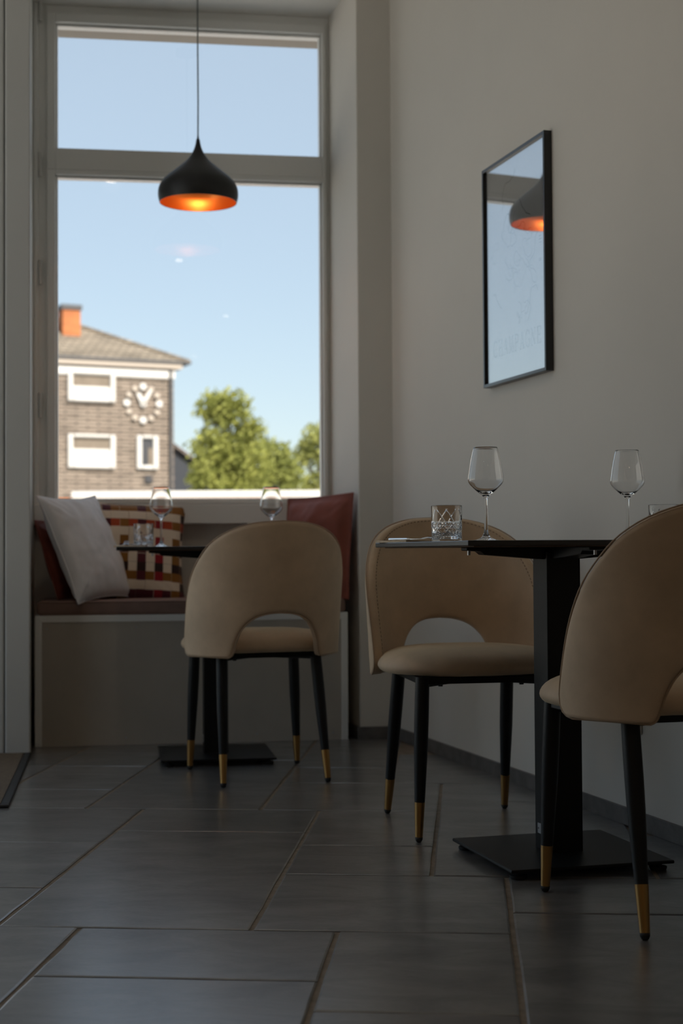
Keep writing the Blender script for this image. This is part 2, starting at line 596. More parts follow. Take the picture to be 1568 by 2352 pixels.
def frect(mb, a0, a1, b0, b1, z0, z1):
    return fprism(mb, [(a0, b0), (a1, b0), (a1, b1), (a0, b1)], z0, z1)


# ------------------------------------------------------------------ the room
def make_floor():
    mb = MB()
    fprism(mb, [(-3.2, -12.2), (5.5, -12.2), (5.5, 0.3), (-3.2, 0.3)], -0.25, -0.0035)
    fl = tag(mb.build('floor', M['grout']), kind='structure')
    at, m, a0, b0 = 0.08376, 0.1697, -0.088, 2.41
    tiles = [(-5, -2, 3, 9), (-2, 1, 3, 6), (-2, 0, 6, 8), (-2, 0, 8, 11), (-5, -2, 9, 11), (-8, -5, 8, 11), (-7, -5, 5, 8), (-8, -5, 3, 5),
             (-4, -1, 1, 3), (-1, 1, 0, 3), (-7, -4, 0, 3), (-4, -1, -2, 1), (-1, 1, -3, 0), (1, 4, -2, 4), (1, 4, 4, 6), (0, 3, 6, 12),
             (3, 6, 6, 9), (0, 3, 12, 14), (-6, -3, 11, 17), (-3, 0, 11, 14), (-3, -1, 14, 16), (-1, 2, 14, 18), (-8, -6, 13, 16), (-9, -6, 11, 13),
             (-3, -1, 16, 19), (-8, -6, 16, 18), (-6, -3, 17, 19), (-11, -8, 13, 16), (-11, -8, 8, 11), (3, 6, 9, 12)]
    I0, I1, J0, J1 = -16, 9, -9, 23
    occ = set()
    for (i0, i1, j0, j1) in tiles:
        for i in range(i0, i1):
            for j in range(j0, j1):
                occ.add((i, j))
    rnd = random.Random(3)
    sizes = [(3, 3), (3, 2), (2, 3), (2, 2), (3, 6), (2, 1), (1, 2), (1, 1)]
    for j in range(J0, J1):
        for i in range(I0, I1):
            if (i, j) in occ:
                continue
            opts = sizes[:5]
            rnd.shuffle(opts)
            for (w, d) in opts + sizes[5:]:
                cells = [(i + p, j + q) for p in range(w) for q in range(d)]
                if all(c not in occ for c in cells):
                    occ.update(cells)
                    tiles.append((i, i + w, j, j + d))
                    break
    ca, sa = math.cos(at), math.sin(at)
    for (i0, i1, j0, j1) in tiles:
        g = 0.0035
        x0, x1, y0, y1 = a0 + m * i0 + g * 1.5, a0 + m * i1 - g * 1.5, b0 + m * j0 + g * .8, b0 + m * j1 - g * .8
        cx, cy = (x0 + x1) / 2, (y0 + y1) / 2
        wx, wy = cx * ca + cy * sa, -cx * sa + cy * ca
        q = Vector((wx, wy)) - RP
        if q.dot(RN) < -0.25 or (Vector((wx, wy)) - W0).dot(WN) > 0.15:
            continue
        per = []
        n = 5
        cor = [(x0, y0), (x1, y0), (x1, y1), (x0, y1)]
        for k in range(4):
            A, B = cor[k], cor[(k + 1) % 4]
            for t in range(n):
                f = t / n
                jit = 0.0 if t == 0 else rnd.uniform(-0.0014, 0.0014)
                px, py = A[0] + (B[0] - A[0]) * f, A[1] + (B[1] - A[1]) * f
                if k % 2 == 0: py += jit
                else: px += jit
                per.append((px - cx, py - cy))
        N = len(per)
        hw, hd = (x1 - x0) / 2, (y1 - y0) / 2
        ins = [(px * (1 - 0.004 / hw), py * (1 - 0.004 / hd)) for px, py in per]
        z0, z1, z2 = -0.006, -0.0016, 0.0 + rnd.uniform(-0.0004, 0.0004)
        mbt = MB()
        mbt.v = [(px, py, z0) for px, py in per] + [(px, py, z1) for px, py in per] + [(px, py, z2) for px, py in ins]
        mbt.f = [(k, (k + 1) % N, N + (k + 1) % N, N + k) for k in range(N)] + [(N + k, N + (k + 1) % N, 2 * N + (k + 1) % N, 2 * N + k) for k in range(N)] + [tuple(range(2 * N, 3 * N))]
        mbt.build('tile', M['tile'], fl, loc=(wx, wy, 0), rz=-at)


def make_room():
    # picture wall
    mb = MB()
    p0, p1, p2, p3 = rw(-9.6, 0), rw(2.35, 0), rw(2.35, -0.25), rw(-9.6, -0.25)
    mb.prism([p0, p3, p2, p1], -0.2, 3.3)
    tag(mb.build('wall_right', M['wall']), kind='structure')
    mb = MB()
    mb.prism([rw(-9.6, 0.0), rw(2.08, 0.0), rw(2.08, 0.01), rw(-9.6, 0.01)], 0, 0.047)
    tag(mb.build('baseboard_right', M['skirt'], bevel=0.0015), kind='structure')
    # window front: splayed pier, wall under the window, lintel, left jamb, niche soffit
    mb = MB()
    fprism(mb, [(-0.052, 0.0), (0.0, -0.469), (0.4, -0.469), (0.4, 0.34), (0.03, 0.34), (-0.03, 0.05)], -0.2, 3.3)
    tag(mb.build('wall_pier', M['wall'], bevel=0.004), kind='structure')
    mb = MB()
    frect(mb, -1.6, 0.04, 0.03, 0.34, -0.2, 0.93)
    tag(mb.build('wall_front', M['wall']), kind='structure')
    mb = MB()
    frect(mb, -1.6, 0.1, 0.06, 0.34, 3.02, 3.35)
    tag(mb.build('wall_lintel', M['outside_cream']), kind='structure')
    mb = MB()
    frect(mb, -1.40, -1.29, -0.66, 0.34, -0.2, 3.3)
    tag(mb.build('wall_jamb', M['white']), kind='structure')
    mb = MB()
    frect(mb, -1.29, 0.3, -0.66, 0.06, 3.03, 3.3)
    tag(mb.build('wall_soffit', M['ceiling']), kind='structure')
    # skirting on the pier
    mb = MB()
    frect(mb, -0.001, 0.11, -0.479, -0.469, 0, 0.047)
    fprism(mb, [(-0.001, -0.479), (-0.052, -0.02), (-0.062, -0.02), (-0.011, -0.479)], 0, 0.047)
    tag(mb.build('baseboard_pier', M['skirt'], bevel=0.0015), kind='structure')
    # white door casing beside the bench
    mb = MB()
    frect(mb, -1.357, -1.266, -0.697, -0.655, 0, 3.04)
    frect(mb, -1.52, -1.362, -0.690, -0.655, 0, 3.04)
    tag(mb.build('trim_1', M['white'], bevel=0.006, seg=3), kind='structure')
    # rest of the shell
    mb = MB()
    fprism(mb, [(-3.2, -12.2), (5.5, -12.2), (5.5, -0.2), (0.35, -0.2), (0.35, -0.6), (-1.4, -0.6), (-3.2, -0.6)], 3.04, 3.35)
    tag(mb.build('ceiling', M['ceiling']), kind='structure')
    mb = MB()
    frect(mb, -3.2, -3.0, -12.2, -3.0, -0.2, 3.3)
    frect(mb, -3.2, -3.0, -3.0, -0.6, -0.2, 0.12)
    frect(mb, -3.2, -3.0, -3.0, -0.6, 3.02, 3.3)
    tag(mb.build('wall_left', M['wall']), kind='structure')
    mb = MB()
    frect(mb, -3.2, 5.5, -12.2, -12.0, -0.2, 3.3)
    tag(mb.build('wall_back', M['wall']), kind='structure')


def make_window():
    w = tag(empty('window_1', fw(-0.64, 0, 0.93), AW), kind='structure')
    A = lambda a: a + 0.64
    Z = lambda z: z - 0.93
    mb = MB()                                        # fixed outer frame
    mb.box(A(-1.286), A(-1.235), -0.03, 0.05, Z(0.93), Z(3.03))
    mb.box(A(-0.064), A(-0.046), -0.03, 0.05, Z(0.93), Z(3.03))
    mb.box(A(-1.235), A(-0.064), -0.03, 0.05, Z(2.995), Z(3.03))
    mb.box(A(-1.235), A(-0.064), -0.03, 0.05, Z(0.93), Z(0.945))
    mb.build('frame', M['frame_white'], w, bevel=0.003)
    mb = MB()                                        # lining strip against the wall
    mb.box(A(-1.289), A(-1.27), -0.055, -0.03, Z(0.93), Z(3.03))
    mb.build('lining_strip', M['frame_white'], w, bevel=0.003)
    for (z0, z1, name) in ((0.945, 2.335, 'lower_sash'), (2.335, 2.995, 'upper_sash')):
        lo = 0.965 if z0 < 1 else 2.425
        hi = 2.316 if z0 < 1 else 2.955
        mb = MB()
        mb.box(A(-1.235), A(-1.2), -0.045, 0.04, Z(z0), Z(z1))
        mb.box(A(-0.08), A(-0.064), -0.045, 0.04, Z(z0), Z(z1))
        mb.box(A(-1.2), A(-0.08), -0.045, 0.04, Z(z0), Z(lo))
        mb.box(A(-1.2), A(-0.08), -0.045, 0.04, Z(hi), Z(z1))
        s = mb.build('sash', M['frame_white'], w, bevel=0.003)
        bd = MB()
        t = 0.009
        bd.box(A(-1.2), A(-1.2 + t), -0.018, 0.03, Z(lo), Z(hi)); bd.box(A(-0.08 - t), A(-0.08), -0.018, 0.03, Z(lo), Z(hi))
        bd.box(A(-1.2), A(-0.08), -0.018, 0.03, Z(hi - t), Z(hi))
        bd.build('glazing_bead', M['frame_white'], s, bevel=0.002)
        g = MB()
        g.box(A(-1.2), A(-0.08), 0.002, 0.006, Z(lo), Z(hi))
        g.build('pane', M['pane'], s)
    for z in (3.0, 2.352, 1.9, 1.35):                # hinges on the left
        h = MB().lathe([(0, Z(z) - 0.05), (0.008, Z(z) - 0.05), (0.008, Z(z) + 0.05), (0, Z(z) + 0.05)], 12, A(-1.262), -0.052)
        h.build('hinge', M['plastic'], w, smooth=True, auto=0.6)
    mb = MB()
    mb.box(A(-1.289), A(-0.05), -0.065, 0.03, Z(0.86), Z(0.942))
    mb.build('window_sill', M['frame_white'], w, bevel=0.004)


def make_left_glazing():
    # glass entrance door left of the casing; unseen side windows added for more light
    d = tag(empty('door_1', fw(-2.05, -0.67, 0), AW), kind='structure')
    mb = MB()
    for (x0, x1, z0, z1) in ((-0.53, -0.44, 0.0, 2.3), (0.44, 0.53, 0.0, 2.3), (-0.44, 0.44, 2.2, 2.3), (-0.44, 0.44, 0.0, 0.12), (-0.53, 0.53, 2.3, 2.36), (-0.53, -0.47, 2.36, 3.04), (0.47, 0.53, 2.36, 3.04), (-0.47, 0.47, 2.98, 3.04)):
        mb.box(x0, x1, -0.03, 0.03, z0, z1)
    mb.build('door_frame', M['frame_white'], d, bevel=0.003)
    MB().box(-0.44, 0.44, 0.0, 0.006, 0.12, 2.2).build('pane', M['pane'], d)
    MB().box(-0.47, 0.47, 0.0, 0.006, 2.36, 2.98).build('pane', M['pane'], d)
    MB().tube([(0.40, -0.03, 1.2), (0.40, -0.07, 1.2), (0.40, -0.07, 0.85), (0.40, -0.03, 0.85)], 0.012, 10).build('door_handle', M['steel'], d, smooth=True)
    # unseen window added to brighten the room, at right angles to the entrance
    w = tag(empty('added_window_2', fw(-3.0, -3.0, 0.12), AW), kind='structure')
    L, H, n = 2.3, 2.9, 2
    mb = MB()
    for k in range(n + 1):
        y = k * (L - 0.08) / n
        mb.box(-0.04, 0.04, y, y + 0.08, 0, H)
    mb.box(-0.04, 0.04, 0.08, L, 0, 0.06); mb.box(-0.04, 0.04, 0.08, L, H - 0.06, H)
    mb.build('frame', M['frame_white'], w, bevel=0.003)
    for k in range(n):
        y = k * (L - 0.08) / n + 0.08
        MB().box(-0.003, 0.003, y, y + (L - 0.08) / n - 0.08, 0.06, H - 0.06).build('pane', M['pane'], w)
    w = tag(empty('added_window_3', fw(-2.79, -0.67, 0), AW), kind='structure')  # narrow unseen pane beside the door, added to let in more light
    mb = MB()
    for (x0, x1, z0, z1) in ((-0.21, -0.15, 0.0, 3.04), (0.15, 0.21, 0.0, 3.04), (-0.15, 0.15, 2.98, 3.04), (-0.15, 0.15, 0.0, 0.12)):
        mb.box(x0, x1, -0.03, 0.03, z0, z1)
    mb.build('frame', M['frame_white'], w, bevel=0.003)
    MB().box(-0.15, 0.15, 0.0, 0.006, 0.12, 2.98).build('pane', M['pane'], w)


make_floor()
make_room()
make_window()
make_left_glazing()


# ------------------------------------------------------------------ bench, cushions
def make_bench():
    b = tag(empty('window_bench', fw(-0.656, -0.486, 0), AW), 'low built-in bench with screwed grey front panel under the window', 'bench')
    hw = 0.605
    mb = MB().box(-hw + 0.02, hw - 0.02, 0.004, 0.018, 0.0, 0.48)
    mb.build('front_panel', M['panel'], b)
    t = 0.026
    # mitred edge profiles
    MB().add([(-hw, 0, 0.0), (-hw + t, 0, 0.0), (-hw + t, 0, 0.5 - t), (-hw, 0, 0.5), (-hw, 0.02, 0), (-hw + t, 0.02, 0), (-hw + t, 0.02, 0.5 - t), (-hw, 0.02, 0.5)],
             [(0, 1, 2, 3), (7, 6, 5, 4), (0, 4, 5, 1), (1, 5, 6, 2), (2, 6, 7, 3), (3, 7, 4, 0)]).build('edge_strip', M['frame_white'], b, bevel=0.0015)
    MB().add([(hw, 0, 0.0), (hw - t, 0, 0.0), (hw - t, 0, 0.5 - t), (hw, 0, 0.5), (hw, 0.02, 0), (hw - t, 0.02, 0), (hw - t, 0.02, 0.5 - t), (hw, 0.02, 0.5)],
             [(3, 2, 1, 0), (4, 5, 6, 7), (1, 5, 4, 0), (2, 6, 5, 1), (3, 7, 6, 2), (0, 4, 7, 3)]).build('edge_strip', M['frame_white'], b, bevel=0.0015)
    MB().add([(-hw, 0, 0.5), (-hw + t, 0, 0.5 - t), (hw - t, 0, 0.5 - t), (hw, 0, 0.5), (-hw, 0.02, 0.5), (-hw + t, 0.02, 0.5 - t), (hw - t, 0.02, 0.5 - t), (hw, 0.02, 0.5)],
             [(0, 1, 2, 3), (7, 6, 5, 4), (0, 4, 5, 1), (1, 5, 6, 2), (2, 6, 7, 3), (3, 7, 4, 0)]).build('edge_strip', M['frame_white'], b, bevel=0.0015)
    MB().box(-hw, hw, 0.02, 0.505, 0.48, 0.499).build('seat_board', M['white'], b)
    MB().box(-hw, -hw + 0.018, 0.02, 0.505, 0.0, 0.48).build('side_panel', M['panel'], b)
    MB().box(hw - 0.018, hw, 0.02, 0.505, 0.0, 0.48).build('side_panel', M['panel'], b)
    for (x, z) in ((-0.56, 0.45), (-0.22, 0.452), (0.2, 0.452), (0.56, 0.45), (-0.57, 0.03), (-0.26, 0.028), (0.245, 0.03), (0.545, 0.028)):
        s = MB().lathe([(0, 0), (0.0045, 0), (0.004, 0.002), (0, 0.002)], 10)
        o = s.build('screw', M['plate'], b)
        o.rotation_euler = (math.pi / 2, 0, 0)
        o.location = (x, 0.004, z)
    # upholstered seat pad
    c = MB()
    prof = []
    hx, y0, y1, z0, z1, r = 0.598, 0.004, 0.46, 0.0, 0.056, 0.016
    nx, ny = 40, 14
    c = MB().box(-hx, hx, y0, y1, z0, z1)
    cu = tag(c.build('bench_cushion', M['cushion'], None, bevel=r, seg=4, loc=fw(-0.656, -0.486, 0.5), rz=AW), 'long dusky brown upholstered seat pad lying on the window bench', 'cushion')
    cu.data.polygons.foreach_set('use_smooth', [True] * len(cu.data.polygons))
    path = []
    for k in range(41):
        path.append((-hx + 0.01 + (2 * hx - 0.02) * k / 40, y0 + 0.002, 0.05))
    MB().tube(path, 0.0035, 8).build('piping', M['cushion'], cu, smooth=True)


def pillow(name, w, h, t, mat, label, loc, xaxis, yaxis, flange=0.0, seed=0, wr=0.006, piping=None):
    """xaxis / yaxis: directions of the pillow's width and height in the room"""
    n = 36
    mb = MB()
    def pt(i, j, side):
        u, v = -1 + 2 * i / n, -1 + 2 * j / n
        k = 0.085 if flange == 0 else 0.03
        x = w / 2 * u * (1 - k * (1 - v * v) * abs(u) ** 2)
        y = h / 2 * v * (1 - k * (1 - u * u) * abs(v) ** 2)
        fu, fv = (1 - flange / (w / 2)), (1 - flange / (h / 2))
        uu, vv = min(1, abs(u) / fu), min(1, abs(v) / fv)
        th = t / 2 * ((1 - uu ** 2.2) * (1 - vv ** 2.2)) ** 0.5
        q = Vector((x * 9 + seed * 5.3, y * 9, seed + side * 3.1))
        wrk = noise.noise(q) * wr + noise.noise(q * 2.7) * wr * 0.5
        edge = max(abs(u), abs(v))
        if flange:
            wrk += (noise.noise(Vector((x * 22, y * 22, seed))) * 0.008) * max(0, edge - 0.6)
        # pulls running in from the corners
        fold = math.sin((abs(u) - abs(v)) * 26) * 0.0035 * max(0, min(abs(u), abs(v)) - 0.35) * 2
        return (x, y, side * (max(th, 0.0025 if flange else 0.0) + (wrk + fold) * min(1, th / (t * 0.2) + 0.02)) + noise.noise(Vector((x * 4, y * 4, seed + 9))) * 0.012)
    for side in (1, -1):
        o = len(mb.v)
        for j in range(n + 1):
            for i in range(n + 1):
                mb.v.append(pt(i, j, side))
        for j in range(n):
            for i in range(n):
                a = o + j * (n + 1) + i
                mb.f.append((a, a + 1, a + n + 2, a + n + 1) if side > 0 else (a, a + n + 1, a + n + 2, a + 1))
    o2 = (n + 1) * (n + 1)
    per = [i for i in range(n)] + [j * (n + 1) + n for j in range(n)] + [n * (n + 1) + i for i in range(n, 0, -1)] + [j * (n + 1) for j in range(n, 0, -1)]
    for a, b in zip(per, per[1:] + per[:1]):
        mb.f.append((a, b, b + o2, a + o2))
    X = Vector(xaxis).normalized()
    Y = Vector(yaxis); Y = (Y - X * Y.dot(X)).normalized()
    Zv = X.cross(Y)
    me = mb.mesh(name, mat, True, fix=False)
    bm = bmesh.new(); bm.from_mesh(me)
    bmesh.ops.remove_doubles(bm, verts=bm.verts, dist=1e-5)
    bmesh.ops.recalc_face_normals(bm, faces=bm.faces)
    bm.to_mesh(me); bm.free()
    me.polygons.foreach_set('use_smooth', [True] * len(me.polygons))
    o = bpy.data.objects.new(name, me)
    COL.objects.link(o)
    m = Matrix.Identity(4)
    for k, vv in enumerate((X, Y, Zv)):
        m[0][k], m[1][k], m[2][k] = vv
    m[0][3], m[1][3], m[2][3] = loc
    o.matrix_world = m
    sm = o.modifiers.new('subd', 'SUBSURF'); sm.levels = 1; sm.render_levels = 1
    tag(o, label, 'pillow', 'scatter pillows on the window bench')
    if piping:
        pts = [pt(i, 0, 1) for i in range(n)] + [pt(n, j, 1) for j in range(n)] + [pt(i, n, 1) for i in range(n, 0, -1)] + [pt(0, j, 1) for j in range(n, 0, -1)]
        MB().tube([(a, b, c) for a, b, c in pts], 0.0028, 6, closed=True).build('seam', piping, o, smooth=True)
    return o


def wdir(a, b, z):
    q = WE * a + WN * b
    return Vector((q.x, q.y, z))


def make_pillows():
    pillow('plaid_pillow', 0.45, 0.43, 0.13, M['plaid'], 'plaid pillow in cream, ochre, maroon and red behind the grey pillow', fw(-0.893, -0.13, 0.742),
           wdir(1, 0.10, -0.05), wdir(0.0, 0.26, 1), seed=2, wr=0.006, piping=M['plaid'])
    pillow('grey_pillow', 0.44, 0.455, 0.135, M['grey_cloth'], 'plain pale grey pillow leaning to the left on the bench', fw(-1.068, -0.30, 0.760),
           wdir(0.50, 0.87, 0.03), wdir(-0.44, 0.02, 0.90), seed=5, wr=0.009, piping=M['grey_cloth'])
    pillow('red_pillow', 0.40, 0.33, 0.09, M['red_cloth'], 'dark rust red pillow wedged in the corner behind the grey pillow', fw(-1.140, -0.22, 0.715),
           wdir(0.42, 0.9, 0.0), wdir(-0.30, 0.06, 0.93), flange=0.02, seed=8)
    pillow('red_pillow', 0.45, 0.43, 0.15, M['red_cloth'], 'rust red flanged pillow leaning on the pier at the right end of the bench', fw(-0.142, -0.27, 0.758),
           wdir(0.50, -0.86, 0.02), wdir(0.05, 0.10, 1), flange=0.022, seed=11, wr=0.012)


make_bench()
make_pillows()


# ------------------------------------------------------------------ tables
def make_table():
    r = empty('cafe_table')
    top = MB().box(-0.35, 0.35, -0.35, 0.35, 0.7476, 0.7596).build('table_top', M['top'], r, bevel=0.0022, seg=3)
    MB().box(-0.33, 0.33, -0.33, 0.33, 0.7456, 0.7477).build('underside_sheet', M['stitch'], top)
    MB().box(-0.043, 0.043, -0.043, 0.043, 0.022, 0.735).build('column', M['black'], r, bevel=0.002)
    # cast spider under the top: four tapering arms
    for k in range(4):
        a = k * math.pi / 2
        c, s = math.cos(a), math.sin(a)
        rot = lambda x, y, z: (x * c - y * s, x * s + y * c, z)
        vs_ = []
        for (x, hw, zb) in ((0.0, 0.03, 0.715), (0.05, 0.03, 0.717), (0.19, 0.022, 0.728), (0.20, 0.022, 0.736), (0.235, 0.02, 0.738)):
            vs_ += [rot(x, -hw, zb), rot(x, hw, zb), rot(x, hw, 0.7456), rot(x, -hw, 0.7456)]
        fs = [(0, 1, 2, 3)]
        for q in range(4):
            for e in range(4):
                fs.append((q * 4 + e, q * 4 + (e + 1) % 4, q * 4 + 4 + (e + 1) % 4, q * 4 + 4 + e))
        fs.append((19, 18, 17, 16))
        arm = MB().add(vs_, fs).build('support_arm', M['black'], r, bevel=0.002)
        MB().lathe([(0, 0.727), (0.004, 0.727), (0.004, 0.74), (0, 0.74)], 8, *rot(0.222, 0, 0)[:2]).build('bolt', M['plate'], arm)
    base = MB().box(-0.2, 0.2, -0.2, 0.2, 0.017, 0.025).build('base_plate', M['black'], r, bevel=0.003, seg=3)
    for sx in (-1, 1):
        for sy in (-1, 1):
            MB().lathe([(0, 0.0), (0.018, 0.0), (0.02, 0.004), (0.02, 0.008), (0.008, 0.010), (0.008, 0.017), (0, 0.017)], 16, sx * 0.172, sy * 0.172).build('glide', M['rubber'], base, smooth=True, auto=0.6)
    pl = MB().box(-0.0455, -0.043, -0.028, 0.022, 0.062, 0.086).build('name_plate', M['plate'], r)
    for y in (-0.022, 0.016):
        MB().box(-0.0465, -0.0455, y - 0.002, y + 0.002, 0.072, 0.076).build('rivet', M['steel'], pl)
    return r


NEAR_C, NEAR_A = Vector((0.515, 3.597)), math.radians(15.0)
FAR_C, FAR_A = Vector((-0.457, 5.388)), AW
t_near = make_table()
t_near.location = (NEAR_C.x, NEAR_C.y, 0); t_near.rotation_euler.z = NEAR_A
tag(t_near, 'square black pedestal table in front, beside the picture wall', 'table', 'black pedestal tables')
t_far = copy_tree(t_near)
t_far.location = (FAR_C.x, FAR_C.y, 0); t_far.rotation_euler.z = FAR_A
tag(t_far, 'square black pedestal table standing before the window bench', 'table', 'black pedestal tables')


# ------------------------------------------------------------------ chairs
def shell_curve():
    """plan of the backrest shell: half ellipse running straight forward at its ends; returns s -> (x, y, nx, ny)"""
    ax, ay, yc = 0.240, 0.215, -0.030
    tab, s, prev = [], 0.0, None
    for k in range(0, 901):
        ph = k / 900 * math.pi / 2
        q = (ax * math.sin(ph), yc - ay * math.cos(ph))
        if prev: s += math.hypot(q[0] - prev[0], q[1] - prev[1])
        tab.append((s, ph)); prev = q
    smax = s
    def at(sv):
        sg = -1 if sv < 0 else 1
        v = abs(sv)
        if v >= smax:
            x, y, nx, ny = ax, yc + (v - smax), 1.0, 0.0
        else:
            lo, hi = 0, 900
            while hi - lo > 1:
                md = (lo + hi) // 2
                if tab[md][0] < v: lo = md
                else: hi = md
            u = (v - tab[lo][0]) / max(1e-9, tab[hi][0] - tab[lo][0])
            ph = tab[lo][1] + (tab[hi][1] - tab[lo][1]) * u
            x, y = ax * math.sin(ph), yc - ay * math.cos(ph)
            nx, ny = math.sin(ph) / ax, -math.cos(ph) / ay
            l = math.hypot(nx, ny); nx, ny = nx / l, ny / l
        return sg * x, y, sg * nx, ny
    return at


def make_chair():
    r = empty('dining_chair')
    cur = shell_curve()
    outer = [(0.325, 0.404), (0.355, 0.410), (0.376, 0.426), (0.382, 0.455), (0.372, 0.51), (0.355, 0.57), (0.334, 0.622), (0.307, 0.672), (0.274, 0.716), (0.228, 0.765), (0.165, 0.804), (0.085, 0.829), (0.0, 0.836)]
    inner = [(0.155, 0.404), (0.145, 0.411), (0.138, 0.43), (0.131, 0.458), (0.113, 0.496), (0.080, 0.528), (0.040, 0.543), (0.0, 0.547)]
    K = 34
    O = catmull([(a, b, 0) for a, b in outer], K)
    I = catmull([(a, b, 0) for a, b in inner], K)
    full_o = [(q.x, q.y) for q in O] + [(-q.x, q.y) for q in reversed(O[:-1])]
    full_i = [(q.x, q.y) for q in I] + [(-q.x, q.y) for q in reversed(I[:-1])]
    def to3(s, z, off):
        x, y, nx, ny = cur(s)
        rk = (z - 0.41)
        fl = 1 + 0.10 * max(0, min(rk, 0.25))
        return (x * fl + nx * off, y - 0.14 * rk + ny * off, z)
    T = 0.030
    tt = [0, .004, .012, .025, .05, .09, .16, .27, .4, .5, .6, .73, .84, .91, .95, .975, .988, .996, 1]
    n, mrows = len(tt), len(full_o)
    mb = MB()
    rr = 0.011
    for side in (1, -1):
        for k in range(mrows):
            (so, zo), (si, zi) = full_o[k], full_i[k]
            bw = math.hypot(so - si, zo - zi)
            dk = min(k, mrows - 1 - k) * 0.017
            for t in tt:
                s, z = si + (so - si) * t, zi + (zo - zi) * t
                d = min(t * bw, (1 - t) * bw, dk)
                q = min(1, d / rr)
                off = T / 2 * math.sqrt(max(0, 1 - (1 - q) ** 2))
                if side < 0:                                   # front padding a touch fuller
                    off += 0.006 * math.sin(math.pi * t) * min(1, dk / 0.06)
                mb.v.append(to3(s, z, side * off))
    for sd in range(2):
        o = sd * mrows * n
        for k in range(mrows - 1):
            for t in range(n - 1):
                a = o + k * n + t
                mb.f.append((a, a + 1, a + n + 1, a + n))
    me_o = len(mb.v) // 2
    per = [t for t in range(n - 1)] + [k * n + n - 1 for k in range(mrows - 1)] + [(mrows - 1) * n + t for t in range(n - 1, 0, -1)] + [k * n for k in range(mrows - 1, 0, -1)]
    for a, b in zip(per, per[1:] + per[:1]):
        mb.f.append((a, b, b + me_o, a + me_o))
    bk = mb.build('backrest', M['suede'], r, smooth=True)
    bm = bmesh.new(); bm.from_mesh(bk.data)
    bmesh.ops.remove_doubles(bm, verts=bm.verts, dist=2e-5)
    bmesh.ops.recalc_face_normals(bm, faces=bm.faces)
    bm.to_mesh(bk.data); bm.free()
    bk.data.polygons.foreach_set('use_smooth', [True] * len(bk.data.polygons))
    # piping round the outer and inner back edge, stitching round the front
    loop = [to3(*full_o[k], T / 2 - 0.0035) for k in range(mrows)] + [to3(*full_i[k], T / 2 - 0.0035) for k in reversed(range(mrows))]
    MB().tube(loop, 0.0019, 6, closed=True).build('piping', M['piping'], bk, smooth=True)
    st = MB()
    dense = catmull([to3(s * 0.965, 0.41 + (z - 0.41) * 0.965 + 0.006, -T / 2 - 0.0012) for s, z in full_o], 230)
    for k in range(0, 230, 2):
        st.bar(dense[k], dense[k + 1], 0.0014, 0.0014) if abs(dense[k][0] - dense[k + 1][0]) + abs(dense[k][1] - dense[k + 1][1]) > 1e-4 else None
    o = st.build('stitching', M['stitch'], bk)
    tag(o, kind='stuff')
    # seat pad
    mb = MB()
    prof = [(0.0, 0.487), (0.3, 0.4865), (0.55, 0.484), (0.74, 0.479), (0.87, 0.470), (0.955, 0.457), (0.995, 0.441), (0.995, 0.430), (0.955, 0.4195), (0.90, 0.416), (0.5, 0.415), (0.0, 0.415)]
    seg = 56
    def plan(t):
        c, s = math.cos(t), math.sin(t)
        p = 2.9
        x = abs(c) ** (2 / p) * (1 if c > 0 else -1)
        y = abs(s) ** (2 / p) * (1 if s > 0 else -1)
        hx = 0.250 if y > 0 else 0.250 - 0.024 * min(1, -y * 1.6)
        return x * hx, 0.012 + y * (0.232 if y > 0 else 0.225)
    rings = []
    for f, z in prof:
        if f == 0:
            rings.append([len(mb.v)]); mb.v.append((0, 0.012, z))
        else:
            ids = []
            for k in range(seg):
                x, y = plan(2 * math.pi * k / seg)
                ids.append(len(mb.v))
                pk = 0.0
                if 0.415 < z < 0.435:
                    pk = 0.0022 * math.sin(k * 5.1) * math.sin(k * 1.7)
                mb.v.append((x * f, 0.012 + (y - 0.012) * f, z + pk))
            rings.append(ids)
    for a, b in zip(rings[:-1], rings[1:]):
        for k in range(seg):
            k2 = (k + 1) % seg
            if len(a) == 1: mb.f.append((a[0], b[k], b[k2]))
            elif len(b) == 1: mb.f.append((a[k], b[0], a[k2]))
            else: mb.f.append((a[k], b[k], b[k2], a[k2]))
    st_ = mb.build('seat', M['suede'], r, smooth=True)
    sm = st_.modifiers.new('subd', 'SUBSURF'); sm.levels = 1; sm.render_levels = 1
    # frame
    fr = MB()
    tops = [(-0.156, -0.128), (0.156, -0.128), (0.174, 0.202), (-0.174, 0.202)]
    for k in range(4):
        a, b = tops[k], tops[(k + 1) % 4]
        fr.bar((a[0], a[1], 0.407), (b[0], b[1], 0.407), 0.022, 0.018)
    fr.bar((-0.156, -0.128, 0.400), (0.174, 0.202, 0.400), 0.022, 0.02)
    fr.bar((0.156, -0.128, 0.400), (-0.174, 0.202, 0.400), 0.022, 0.02)
    fr.build('seat_frame', M['black'], r, bevel=0.002)
    for (x, y) in ((-0.1, -0.07), (0.1, -0.07), (0.11, 0.14), (-0.11, 0.14)):
        MB().lathe([(0, 0.386), (0.006, 0.386), (0.007, 0.391), (0, 0.391)], 10, x, y).build('bolt', M['black'], r)
